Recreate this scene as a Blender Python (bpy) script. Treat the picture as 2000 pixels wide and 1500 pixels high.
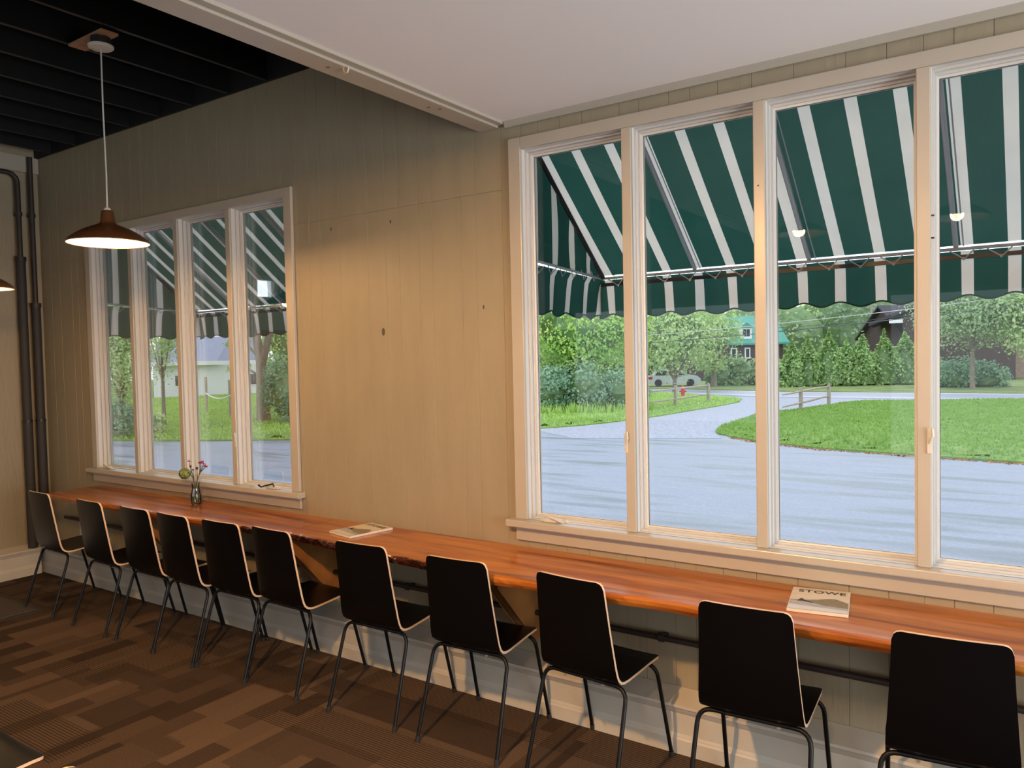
import bpy, math, random
from mathutils import Vector, Matrix
from math import sin, cos, pi, radians, sqrt

# ---------------------------------------------------------------- scene, camera, world, light
for o in list(bpy.data.objects):
    bpy.data.objects.remove(o, do_unlink=True)
scene = bpy.context.scene
col = scene.collection
random.seed(7)

CAM = Vector((-0.05916, -3.16324, 1.70703))
FPX = 1510.32
yaw, pitch, roll = radians(34.3004), radians(-2.03332), radians(-1.22557)
F = Vector((-sin(yaw) * cos(pitch), cos(yaw) * cos(pitch), sin(pitch)))
R0 = Vector((cos(yaw), sin(yaw), 0)); U0 = R0.cross(F)
RR = cos(roll) * R0 + sin(roll) * U0
UU = -sin(roll) * R0 + cos(roll) * U0
cd = bpy.data.cameras.new('camera'); cam = bpy.data.objects.new('camera', cd); col.objects.link(cam)
cd.sensor_width = 36; cd.lens = FPX / 2000 * 36; cd.clip_end = 600; cd.clip_start = 0.05
m3 = Matrix((RR, UU, -F)).transposed()
cam.matrix_world = Matrix.Translation(CAM) @ m3.to_4x4()
scene.camera = cam

vs = scene.view_settings
vs.view_transform = 'Standard'; vs.look = 'None'; vs.gamma = 1; vs.use_curve_mapping = False
vs.exposure = 0.0
scene.cycles.use_denoising = True
scene.cycles.max_bounces = 10
scene.cycles.diffuse_bounces = 5
scene.cycles.transparent_max_bounces = 16
scene.cycles.sample_clamp_indirect = 6
scene.cycles.caustics_reflective = False; scene.cycles.caustics_refractive = False

world = bpy.data.worlds.new('overcast_sky'); scene.world = world; world.use_nodes = True
wn = world.node_tree.nodes; wl = world.node_tree.links
bg = wn['Background']; bg.inputs[1].default_value = 2.1
tc = wn.new('ShaderNodeTexCoord'); nz = wn.new('ShaderNodeTexNoise'); nz.inputs['Scale'].default_value = 2.2
nz.inputs['Detail'].default_value = 4
cr = wn.new('ShaderNodeValToRGB')
cr.color_ramp.elements[0].position = .3; cr.color_ramp.elements[0].color = (.74, .83, .98, 1)
cr.color_ramp.elements[1].position = .7; cr.color_ramp.elements[1].color = (.96, .98, 1, 1)
wl.new(tc.outputs['Generated'], nz.inputs['Vector']); wl.new(nz.outputs['Fac'], cr.inputs[0]); wl.new(cr.outputs[0], bg.inputs[0])

def area(name, loc, rot, sx, sy, power, color):
    d = bpy.data.lights.new(name, 'AREA'); d.shape = 'RECTANGLE'; d.size = sx; d.size_y = sy
    d.energy = power; d.color = color
    o = bpy.data.objects.new(name, d); col.objects.link(o); o.location = loc; o.rotation_euler = rot
    return o
def bulb_light(name, loc, power, color, radius=.035):
    d = bpy.data.lights.new(name, 'POINT'); d.energy = power; d.color = color; d.shadow_soft_size = radius
    o = bpy.data.objects.new(name, d); col.objects.link(o); o.location = loc
    return o
DAY = (.86, .93, 1.0)
WARM = (1.0, .54, .20)
# daylight coming in through the door and the windows behind and left of the camera, plus added fill on the right
area('daylight_transom', (-7.2, -2.12, 2.5), (0, radians(-90), 0), .3, .4, 1.0, DAY)
area('daylight_left_window', (-7.35, -5.0, 1.6), (0, radians(-90), 0), 1.7, 2.0, 3, DAY)
area('daylight_rear_window', (.55, -7.4, 1.25), (radians(104), 0, 0), 4.2, 2.1, 6, (.95, .96, 1.0))
area('added_ceiling_fill', (3.5, -1.9, 1.2), (0, radians(106), 0), 1.9, 2.8, 235, (.97, .97, 1.0))  # added fill from the unseen right side, brightens the white ceiling
area('daylight_rear_window', (-4.5, -7.4, 1.5), (radians(98), 0, 0), 3.0, 1.8, 3, DAY)
# lamps
LAMP1 = (-4.088, -.978); LAMP2 = (-5.40, -1.09)
bulb_light('pendant_bulb_light', (LAMP1[0], LAMP1[1], 2.365), 165, WARM)
CEIL_BULBS = [(-1.55, -2.72, 2.60, 760), (-.52, -2.72, 2.60, 90), (.6, -2.72, 2.60, 50)]
for x, y, z, p in CEIL_BULBS:
    bulb_light('ceiling_bulb_light', (x, y, z), p, WARM, .04)

# ---------------------------------------------------------------- material helpers
def newmat(name):
    m = bpy.data.materials.new(name); m.use_nodes = True
    nt = m.node_tree; b = nt.nodes['Principled BSDF']
    return m, nt, b
def pmat(name, c, rough=.5, metal=0, spec=.5, noise=None, bump=0, bscale=40, coat=0, stretch=(1, 1, 1), emit=None):
    m, nt, b = newmat(name)
    b.inputs['Base Color'].default_value = (*c, 1); b.inputs['Roughness'].default_value = rough
    b.inputs['Metallic'].default_value = metal; b.inputs['Specular IOR Level'].default_value = spec
    b.inputs['Coat Weight'].default_value = coat; b.inputs['Coat Roughness'].default_value = .05
    N, L = nt.nodes, nt.links
    t = N.new('ShaderNodeTexCoord'); mp = N.new('ShaderNodeMapping'); mp.inputs['Scale'].default_value = stretch
    L.new(t.outputs['Object'], mp.inputs['Vector'])
    if noise:
        n = N.new('ShaderNodeTexNoise'); n.inputs['Scale'].default_value = noise[0]; n.inputs['Detail'].default_value = 5
        L.new(mp.outputs[0], n.inputs['Vector'])
        r = N.new('ShaderNodeValToRGB'); r.color_ramp.elements[0].position = noise[2] if len(noise) > 2 else .3
        r.color_ramp.elements[1].position = noise[3] if len(noise) > 3 else .7
        r.color_ramp.elements[0].color = (*noise[1], 1); r.color_ramp.elements[1].color = (*c, 1)
        L.new(n.outputs['Fac'], r.inputs[0]); L.new(r.outputs[0], b.inputs['Base Color'])
    if bump:
        n2 = N.new('ShaderNodeTexNoise'); n2.inputs['Scale'].default_value = bscale; n2.inputs['Detail'].default_value = 4
        L.new(mp.outputs[0], n2.inputs['Vector'])
        bp = N.new('ShaderNodeBump'); bp.inputs['Strength'].default_value = bump; bp.inputs['Distance'].default_value = .01
        L.new(n2.outputs['Fac'], bp.inputs['Height']); L.new(bp.outputs[0], b.inputs['Normal'])
    if emit:
        b.inputs['Emission Color'].default_value = (*emit[0], 1); b.inputs['Emission Strength'].default_value = emit[1]
    return m

M = {}
M['wall'] = pmat('beige_painted_planks', (.335, .285, .19), .5, noise=(3, (.305, .258, .17)), bump=.25, bscale=14, stretch=(3, 3, .6))
M['groove'] = pmat('plank_gap', (.10, .08, .055), .8)
M['trim'] = pmat('cream_painted_trim', (.44, .40, .325), .3, noise=(6, (.42, .38, .31)), bump=.02, bscale=60)
M['sash'] = pmat('white_window_sash_paint', (.60, .585, .55), .35)
M['plinth'] = pmat('painted_plinth_board', (.56, .515, .435), .45, noise=(5, (.51, .47, .39)), bump=.1, bscale=20)
M['plaster'] = pmat('white_ceiling_paint', (.88, .865, .85), .6, noise=(1.5, (.86, .845, .835)))
M['black_ceiling'] = pmat('black_painted_timber', (.006, .006, .007), .6, noise=(8, (.004, .004, .004)))
M['black_joist'] = pmat('black_joist_paint', (.007, .007, .008), .4, noise=(12, (.004, .004, .004)))
M['black_lac'] = pmat('black_lacquered_plywood', (.002, .002, .0026), .3, spec=.22)
M['birch'] = pmat('birch_ply_edge', (.72, .52, .34), .5, noise=(60, (.60, .40, .25)), stretch=(1, 1, 3))
M['tube'] = pmat('black_powder_coated_tube', (.004, .004, .0045), .4, spec=.25)
M['rubber'] = pmat('black_rubber', (.01, .01, .01), .8)
M['steel'] = pmat('galvanised_steel', (.45, .46, .48), .45, metal=.7)
M['darksteel'] = pmat('dark_bronze_metal', (.03, .028, .028), .4, metal=.6)
M['pipe'] = pmat('dark_brown_pipe', (.035, .022, .016), .55, noise=(9, (.02, .014, .01)))
M['pipewrap'] = pmat('dark_pipe_insulation', (.03, .026, .024), .7, bump=.3, bscale=30)
M['bracket'] = pmat('stained_pine_bracket', (.36, .16, .045), .4, noise=(9, (.22, .09, .025)), stretch=(6, 1, 1))
M['paper'] = pmat('magazine_paper', (.74, .69, .60), .4)
M['ink'] = pmat('black_print_ink', (.025, .02, .018), .45)
M['plyblock'] = pmat('raw_plywood_block', (.42, .24, .13), .7, noise=(20, (.30, .16, .08)))
M['white_plastic'] = pmat('white_plastic', (.58, .55, .48), .4)
M['shade_out'] = pmat('bronze_enamel_shade', (.10, .042, .017), .3, metal=.3)
M['shade_in'] = pmat('white_enamel_inside', (.85, .82, .76), .5)
M['bulb'] = pmat('lit_bulb_glass', (1, .9, .7), .3, emit=((1, .72, .38), 45))
M['cord'] = pmat('white_lamp_cord', (.5, .48, .44), .6)

def glass_mat(name, tint=(1, 1, 1), ior=1.5, rough=0.0, k=1.0):
    m = bpy.data.materials.new(name); m.use_nodes = True; nt = m.node_tree; N, L = nt.nodes, nt.links
    N.clear(); out = N.new('ShaderNodeOutputMaterial'); mix = N.new('ShaderNodeMixShader')
    tr = N.new('ShaderNodeBsdfTransparent'); tr.inputs[0].default_value = (*tint, 1)
    gl = N.new('ShaderNodeBsdfGlossy'); gl.inputs['Roughness'].default_value = rough
    fr = N.new('ShaderNodeFresnel'); fr.inputs['IOR'].default_value = ior
    mu = N.new('ShaderNodeMath'); mu.operation = 'MULTIPLY'; mu.inputs[1].default_value = k
    L.new(fr.outputs[0], mu.inputs[0]); L.new(mu.outputs[0], mix.inputs[0])
    L.new(tr.outputs[0], mix.inputs[1]); L.new(gl.outputs[0], mix.inputs[2]); L.new(mix.outputs[0], out.inputs[0])
    return m
M['glass'] = glass_mat('window_glass', (.985, .99, .985), 1.45, 0, .5)
M['vase_glass'] = glass_mat('vase_glass', (.93, .96, .94), 1.5, .02, .9)

# varnished counter wood: long grain along x with knots
def wood_counter():
    m, nt, b = newmat('varnished_cherry_slab'); N, L = nt.nodes, nt.links
    t = N.new('ShaderNodeTexCoord'); mp = N.new('ShaderNodeMapping'); mp.inputs['Scale'].default_value = (.55, 5.5, 5.5)
    L.new(t.outputs['Object'], mp.inputs['Vector'])
    n1 = N.new('ShaderNodeTexNoise'); n1.inputs['Scale'].default_value = 2.6; n1.inputs['Detail'].default_value = 7; n1.inputs['Distortion'].default_value = .8
    L.new(mp.outputs[0], n1.inputs['Vector'])
    r = N.new('ShaderNodeValToRGB'); e = r.color_ramp.elements
    e[0].position = .30; e[0].color = (.16, .042, .007, 1); e[1].position = .72; e[1].color = (.56, .225, .045, 1)
    x = e.new(.48); x.color = (.42, .135, .022, 1)
    L.new(n1.outputs['Fac'], r.inputs[0])
    n2 = N.new('ShaderNodeTexNoise'); n2.inputs['Scale'].default_value = 1.1; n2.inputs['Detail'].default_value = 3
    L.new(t.outputs['Object'], n2.inputs['Vector'])
    r2 = N.new('ShaderNodeValToRGB'); r2.color_ramp.elements[0].position = .35; r2.color_ramp.elements[1].position = .65
    r2.color_ramp.elements[0].color = (.78, .70, .68, 1); r2.color_ramp.elements[1].color = (1.1, 1.05, 1, 1)
    L.new(n2.outputs['Fac'], r2.inputs[0])
    mx = N.new('ShaderNodeMixRGB'); mx.blend_type = 'MULTIPLY'; mx.inputs[0].default_value = 1
    L.new(r.outputs[0], mx.inputs[1]); L.new(r2.outputs[0], mx.inputs[2]); L.new(mx.outputs[0], b.inputs['Base Color'])
    b.inputs['Roughness'].default_value = .3; b.inputs['Coat Weight'].default_value = .55; b.inputs['Coat Roughness'].default_value = .10; b.inputs['Specular IOR Level'].default_value = .2
    n3 = N.new('ShaderNodeTexNoise'); n3.inputs['Scale'].default_value = 9; n3.inputs['Detail'].default_value = 3
    L.new(t.outputs['Object'], n3.inputs['Vector'])
    bp = N.new('ShaderNodeBump'); bp.inputs['Strength'].default_value = .12; bp.inputs['Distance'].default_value = .01
    L.new(n3.outputs['Fac'], bp.inputs['Height']); L.new(bp.outputs[0], b.inputs['Coat Normal']); L.new(bp.outputs[0], b.inputs['Normal'])
    return m
M['counter'] = wood_counter()
M['bark_edge'] = pmat('varnished_bark_edge', (.085, .018, .008), .08, noise=(35, (.008, .003, .002)), bump=1.0, bscale=45, coat=1)

def carpet():
    m, nt, b = newmat('brown_patterned_carpet_tile'); N, L = nt.nodes, nt.links
    t = N.new('ShaderNodeTexCoord')
    def bricks(rot, w, h, off, c1, c2, bias=0.0, shift=(0, 0, 0)):
        mp = N.new('ShaderNodeMapping'); mp.inputs['Rotation'].default_value = (0, 0, rot); mp.inputs['Location'].default_value = shift
        L.new(t.outputs['Object'], mp.inputs['Vector'])
        k = N.new('ShaderNodeTexBrick'); k.offset = off; k.offset_frequency = 2; k.squash = 1.6; k.squash_frequency = 3
        k.inputs['Scale'].default_value = 1; k.inputs['Mortar Size'].default_value = 0
        k.inputs['Brick Width'].default_value = w; k.inputs['Row Height'].default_value = h
        k.inputs['Color1'].default_value = (*c1, 1); k.inputs['Color2'].default_value = (*c2, 1); k.inputs['Bias'].default_value = bias
        L.new(mp.outputs[0], k.inputs['Vector']); return k
    A = bricks(pi / 2, .37, .125, .37, (.038, .024, .0165), (.125, .083, .054))
    B = bricks(0, .50, .25, .5, (.046, .030, .021), (.106, .072, .048), shift=(.13, .06, 0))
    C = bricks(pi / 2, .75, .25, .33, (0, 0, 0), (1, 1, 1), -.1, (.3, .2, 0))
    D = bricks(0, .5, .25, .41, (0, 0, 0), (1, 1, 1), -.2, (.05, .11, 0))
    def thr(node, v):
        q = N.new('ShaderNodeMath'); q.operation = 'GREATER_THAN'; q.inputs[1].default_value = v
        L.new(node.outputs['Color'], q.inputs[0]); return q
    mix1 = N.new('ShaderNodeMixRGB'); L.new(thr(C, .45).outputs[0], mix1.inputs[0]); L.new(A.outputs['Color'], mix1.inputs[1]); L.new(B.outputs['Color'], mix1.inputs[2])
    # corded stripes in some of the rectangles, lines running along x
    sp = N.new('ShaderNodeSeparateXYZ'); L.new(t.outputs['Object'], sp.inputs[0])
    a = N.new('ShaderNodeMath'); a.operation = 'MULTIPLY'; a.inputs[1].default_value = 2 * pi / .015; L.new(sp.outputs['Y'], a.inputs[0])
    s = N.new('ShaderNodeMath'); s.operation = 'SINE'; L.new(a.outputs[0], s.inputs[0])
    g = N.new('ShaderNodeMath'); g.operation = 'GREATER_THAN'; g.inputs[1].default_value = .15; L.new(s.outputs[0], g.inputs[0])
    th = thr(D, .5)
    mm = N.new('ShaderNodeMath'); mm.operation = 'MULTIPLY'; L.new(g.outputs[0], mm.inputs[0]); L.new(th.outputs[0], mm.inputs[1])
    m2 = N.new('ShaderNodeMath'); m2.operation = 'MULTIPLY'; m2.inputs[1].default_value = .75; L.new(mm.outputs[0], m2.inputs[0])
    mix2 = N.new('ShaderNodeMixRGB'); L.new(m2.outputs[0], mix2.inputs[0]); L.new(mix1.outputs[0], mix2.inputs[1]); mix2.inputs[2].default_value = (.028, .0165, .0095, 1)
    # fine fibre
    nf = N.new('ShaderNodeTexNoise'); nf.inputs['Scale'].default_value = 260; nf.inputs['Detail'].default_value = 2; L.new(t.outputs['Object'], nf.inputs['Vector'])
    rf = N.new('ShaderNodeValToRGB'); rf.color_ramp.elements[0].color = (.6, .6, .6, 1); rf.color_ramp.elements[1].color = (1.35, 1.35, 1.35, 1)
    rf.color_ramp.elements[0].position = .3; rf.color_ramp.elements[1].position = .7
    L.new(nf.outputs['Fac'], rf.inputs[0])
    mix3 = N.new('ShaderNodeMixRGB'); mix3.blend_type = 'MULTIPLY'; mix3.inputs[0].default_value = 1
    L.new(mix2.outputs[0], mix3.inputs[1]); L.new(rf.outputs[0], mix3.inputs[2]); L.new(mix3.outputs[0], b.inputs['Base Color'])
    b.inputs['Roughness'].default_value = .95; b.inputs['Specular IOR Level'].default_value = .15
    b.inputs['Sheen Weight'].default_value = .0
    bp = N.new('ShaderNodeBump'); bp.inputs['Strength'].default_value = .5; bp.inputs['Distance'].default_value = .004
    L.new(nf.outputs['Fac'], bp.inputs['Height']); L.new(bp.outputs[0], b.inputs['Normal'])
    return m
M['carpet'] = carpet()
M['mat_grey'] = pmat('grey_door_mat_pile', (.11, .095, .085), .95, spec=.1, noise=(150, (.07, .06, .055)))
M['mat_edge'] = pmat('dark_rubber_mat_border', (.035, .028, .024), .7)

def fabric(name, axis, period=.1825, width=.05, off=0.0):
    m = bpy.data.materials.new(name); m.use_nodes = True; nt = m.node_tree; N, L = nt.nodes, nt.links
    N.clear(); out = N.new('ShaderNodeOutputMaterial')
    t = N.new('ShaderNodeTexCoord'); sp = N.new('ShaderNodeSeparateXYZ'); L.new(t.outputs['Object'], sp.inputs[0])
    a = N.new('ShaderNodeMath'); a.operation = 'ADD'; a.inputs[1].default_value = 10 * period - off + width / 2; L.new(sp.outputs[axis], a.inputs[0])
    mo = N.new('ShaderNodeMath'); mo.operation = 'MODULO'; mo.inputs[1].default_value = period; L.new(a.outputs[0], mo.inputs[0])
    lt = N.new('ShaderNodeMath'); lt.operation = 'LESS_THAN'; lt.inputs[1].default_value = width; L.new(mo.outputs[0], lt.inputs[0])
    nz = N.new('ShaderNodeTexNoise'); nz.inputs['Scale'].default_value = 7; nz.inputs['Detail'].default_value = 5; L.new(t.outputs['Object'], nz.inputs['Vector'])
    g = N.new('ShaderNodeMixRGB'); g.inputs[1].default_value = (.014, .058, .046, 1); g.inputs[2].default_value = (.022, .076, .062, 1); L.new(nz.outputs['Fac'], g.inputs[0])
    w = N.new('ShaderNodeMixRGB'); w.inputs[1].default_value = (.52, .50, .45, 1); w.inputs[2].default_value = (.66, .64, .60, 1); L.new(nz.outputs['Fac'], w.inputs[0])
    c = N.new('ShaderNodeMixRGB'); L.new(lt.outputs[0], c.inputs[0]); L.new(g.outputs[0], c.inputs[1]); L.new(w.outputs[0], c.inputs[2])
    d = N.new('ShaderNodeBsdfDiffuse'); tr = N.new('ShaderNodeBsdfTranslucent'); mx = N.new('ShaderNodeMixShader'); mx.inputs[0].default_value = .5
    L.new(c.outputs[0], d.inputs[0]); L.new(c.outputs[0], tr.inputs[0]); L.new(d.outputs[0], mx.inputs[1]); L.new(tr.outputs[0], mx.inputs[2])
    L.new(mx.outputs[0], out.inputs[0]); return m
M['fab_x'] = fabric('green_white_striped_canvas', 'X', off=.043)
M['fab_y'] = fabric('green_white_striped_side_canvas', 'Y', period=.19, off=.027)
M['piping'] = pmat('dark_green_piping', (.005, .03, .024), .8)

def leafmat(name, c1, c2, c3=None, scale=1.2):
    m = bpy.data.materials.new(name); m.use_nodes = True; nt = m.node_tree; N, L = nt.nodes, nt.links
    N.clear(); out = N.new('ShaderNodeOutputMaterial'); t = N.new('ShaderNodeTexCoord')
    n = N.new('ShaderNodeTexNoise'); n.inputs['Scale'].default_value = scale; n.inputs['Detail'].default_value = 8; n.inputs['Roughness'].default_value = .75
    L.new(t.outputs['Object'], n.inputs['Vector'])
    r = N.new('ShaderNodeValToRGB'); e = r.color_ramp.elements; e[0].position = .36; e[0].color = (*c1, 1); e[1].position = .56; e[1].color = (*c2, 1)
    if c3: x = e.new(.68); x.color = (*c3, 1)
    L.new(n.outputs['Fac'], r.inputs[0])
    d = N.new('ShaderNodeBsdfDiffuse'); tr = N.new('ShaderNodeBsdfTranslucent'); mx = N.new('ShaderNodeMixShader'); mx.inputs[0].default_value = .4
    gl = N.new('ShaderNodeBsdfGlossy'); gl.inputs['Roughness'].default_value = .45; mg = N.new('ShaderNodeMixShader'); mg.inputs[0].default_value = .06
    L.new(r.outputs[0], d.inputs[0]); L.new(r.outputs[0], tr.inputs[0]); L.new(d.outputs[0], mx.inputs[1]); L.new(tr.outputs[0], mx.inputs[2])
    L.new(mx.outputs[0], mg.inputs[1]); L.new(gl.outputs[0], mg.inputs[2]); L.new(mg.outputs[0], out.inputs[0]); return m
M['leaf_maple'] = leafmat('maple_leaves', (0.2, 0.46, 0.08), (0.5, 0.74, 0.16), (0.92, 0.88, 0.22), .45)
M['leaf_light'] = leafmat('light_green_leaves', (0.32, 0.52, 0.18), (0.58, 0.74, 0.32), (0.78, 0.74, 0.38), 1.2)
M['leaf_mid'] = leafmat('mid_green_leaves', (0.2, 0.36, 0.16), (0.44, 0.6, 0.3), (0.62, 0.64, 0.36), 1.0)
M['leaf_bush'] = leafmat('bluish_shrub_leaves', (.13, .28, .17), (.30, .50, .31), (.42, .60, .42), 1.5)
M['leaf_dark'] = leafmat('dark_conifer_leaves', (0.15, 0.28, 0.17), (0.32, 0.48, 0.3), (0.48, 0.56, 0.36), .8)
M['leaf_cedar'] = leafmat('cedar_sprays', (0.24, 0.42, 0.16), (0.46, 0.66, 0.26), (0.62, 0.78, 0.34), 1.3)
M['trunk'] = pmat('tree_bark', (.30, .25, .20), .9, noise=(8, (.17, .14, .11)), bump=.5, stretch=(1, 1, .3))
M['grass'] = leafmat('mown_grass', (.17, .35, .06), (.28, .46, .10), (.36, .50, .14), 2.2)
M['grass_tall'] = leafmat('long_grass', (.30, .52, .10), (.50, .72, .16), (.66, .76, .30), 1.5)
M['verge'] = leafmat('roadside_grass', (.22, .34, .12), (.40, .50, .20), None, .6)

def asphalt():
    m, nt, b = newmat('wet_asphalt'); N, L = nt.nodes, nt.links
    t = N.new('ShaderNodeTexCoord')
    n = N.new('ShaderNodeTexNoise'); n.inputs['Scale'].default_value = 22; n.inputs['Detail'].default_value = 8; n.inputs['Roughness'].default_value = .8
    L.new(t.outputs['Object'], n.inputs['Vector'])
    r = N.new('ShaderNodeValToRGB'); e = r.color_ramp.elements; e[0].position = .3; e[0].color = (.19, .22, .28, 1); e[1].position = .72; e[1].color = (.32, .36, .46, 1)
    L.new(n.outputs['Fac'], r.inputs[0])
    mp = N.new('ShaderNodeMapping'); mp.inputs['Rotation'].default_value = (0, 0, radians(-35)); mp.inputs['Scale'].default_value = (.22, 1.3, 1)
    L.new(t.outputs['Object'], mp.inputs['Vector'])
    n2 = N.new('ShaderNodeTexNoise'); n2.inputs['Scale'].default_value = 1.3; n2.inputs['Detail'].default_value = 6; L.new(mp.outputs[0], n2.inputs['Vector'])
    r2 = N.new('ShaderNodeValToRGB'); r2.color_ramp.elements[0].position = .36; r2.color_ramp.elements[1].position = .52
    r2.color_ramp.elements[0].color = (.58, .62, .60, 1); r2.color_ramp.elements[1].color = (1, 1, 1, 1); L.new(n2.outputs['Fac'], r2.inputs[0])
    mx = N.new('ShaderNodeMixRGB'); mx.blend_type = 'MULTIPLY'; mx.inputs[0].default_value = 1; L.new(r.outputs[0], mx.inputs[1]); L.new(r2.outputs[0], mx.inputs[2])
    L.new(mx.outputs[0], b.inputs['Base Color'])
    rr = N.new('ShaderNodeMapRange'); rr.inputs[1].default_value = .3; rr.inputs[2].default_value = .6; rr.inputs[3].default_value = .30; rr.inputs[4].default_value = .6
    L.new(n2.outputs['Fac'], rr.inputs[0]); L.new(rr.outputs[0], b.inputs['Roughness'])
    b.inputs['Specular IOR Level'].default_value = .4
    bp = N.new('ShaderNodeBump'); bp.inputs['Strength'].default_value = .35; bp.inputs['Distance'].default_value = .02
    L.new(n.outputs['Fac'], bp.inputs['Height']); L.new(bp.outputs[0], b.inputs['Normal'])
    return m
M['asphalt'] = asphalt()
M['gravel'] = pmat('grey_gravel', (.38, .41, .50), .8, noise=(9, (.24, .26, .33)), bump=.6, bscale=12)
M['road'] = pmat('road_asphalt', (.33, .34, .44), .45, noise=(2, (.28, .29, .38)))
M['roadline'] = pmat('pale_road_edge', (.62, .64, .72), .6)
M['fence'] = pmat('weathered_fence_timber', (.42, .36, .29), .85, noise=(14, (.28, .24, .20)), stretch=(1, 1, .2))
M['hydrant'] = pmat('red_hydrant_paint', (.62, .04, .05), .4)
M['white_wall'] = pmat('white_siding', (.80, .82, .84), .6)
M['blue_roof'] = pmat('grey_blue_roof', (.30, .34, .46), .7, noise=(3, (.25, .29, .40)))
M['brown_wall'] = pmat('dark_brown_siding', (.085, .06, .055), .8, noise=(5, (.05, .036, .034)))
M['brick'] = pmat('tan_brick', (.40, .29, .22), .85, noise=(9, (.26, .18, .14)))
M['green_roof'] = pmat('teal_green_roof', (.07, .30, .24), .6, noise=(2, (.05, .24, .19)))
M['dark_roof'] = pmat('dark_shingle_roof', (.05, .045, .06), .8)
M['winframe'] = pmat('white_window_frame', (.78, .80, .82), .5)
M['winglass'] = pmat('dark_window_glass', (.03, .04, .045), .08)
M['car'] = pmat('silver_car_paint', (.62, .66, .70), .25, metal=.3)
M['car_glass'] = pmat('car_window_glass', (.03, .035, .04), .05)
M['tail'] = pmat('red_tail_lamp', (.6, .02, .02), .3)
M['tyre'] = pmat('tyre_rubber', (.02, .02, .02), .8)
M['cable'] = pmat('grey_overhead_cable', (.08, .09, .10), .5)
M['wire_pale'] = pmat('pale_overhead_wire', (.5, .52, .52), .4)
M['stem'] = pmat('green_brown_stem', (.06, .07, .03), .6)
M['petal'] = pmat('pink_red_petal', (.42, .03, .10), .6, noise=(90, (.62, .16, .30)))
M['bud_dark'] = pmat('dark_flower_bud', (.10, .02, .03), .6)
M['hydrangea'] = leafmat('pale_green_hydrangea', (.10, .16, .03), (.38, .44, .14), (.62, .62, .35), 60)
M['foliage_core'] = leafmat('inner_foliage', (.12, .24, .09), (.24, .40, .15), None, 1.5)

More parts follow.
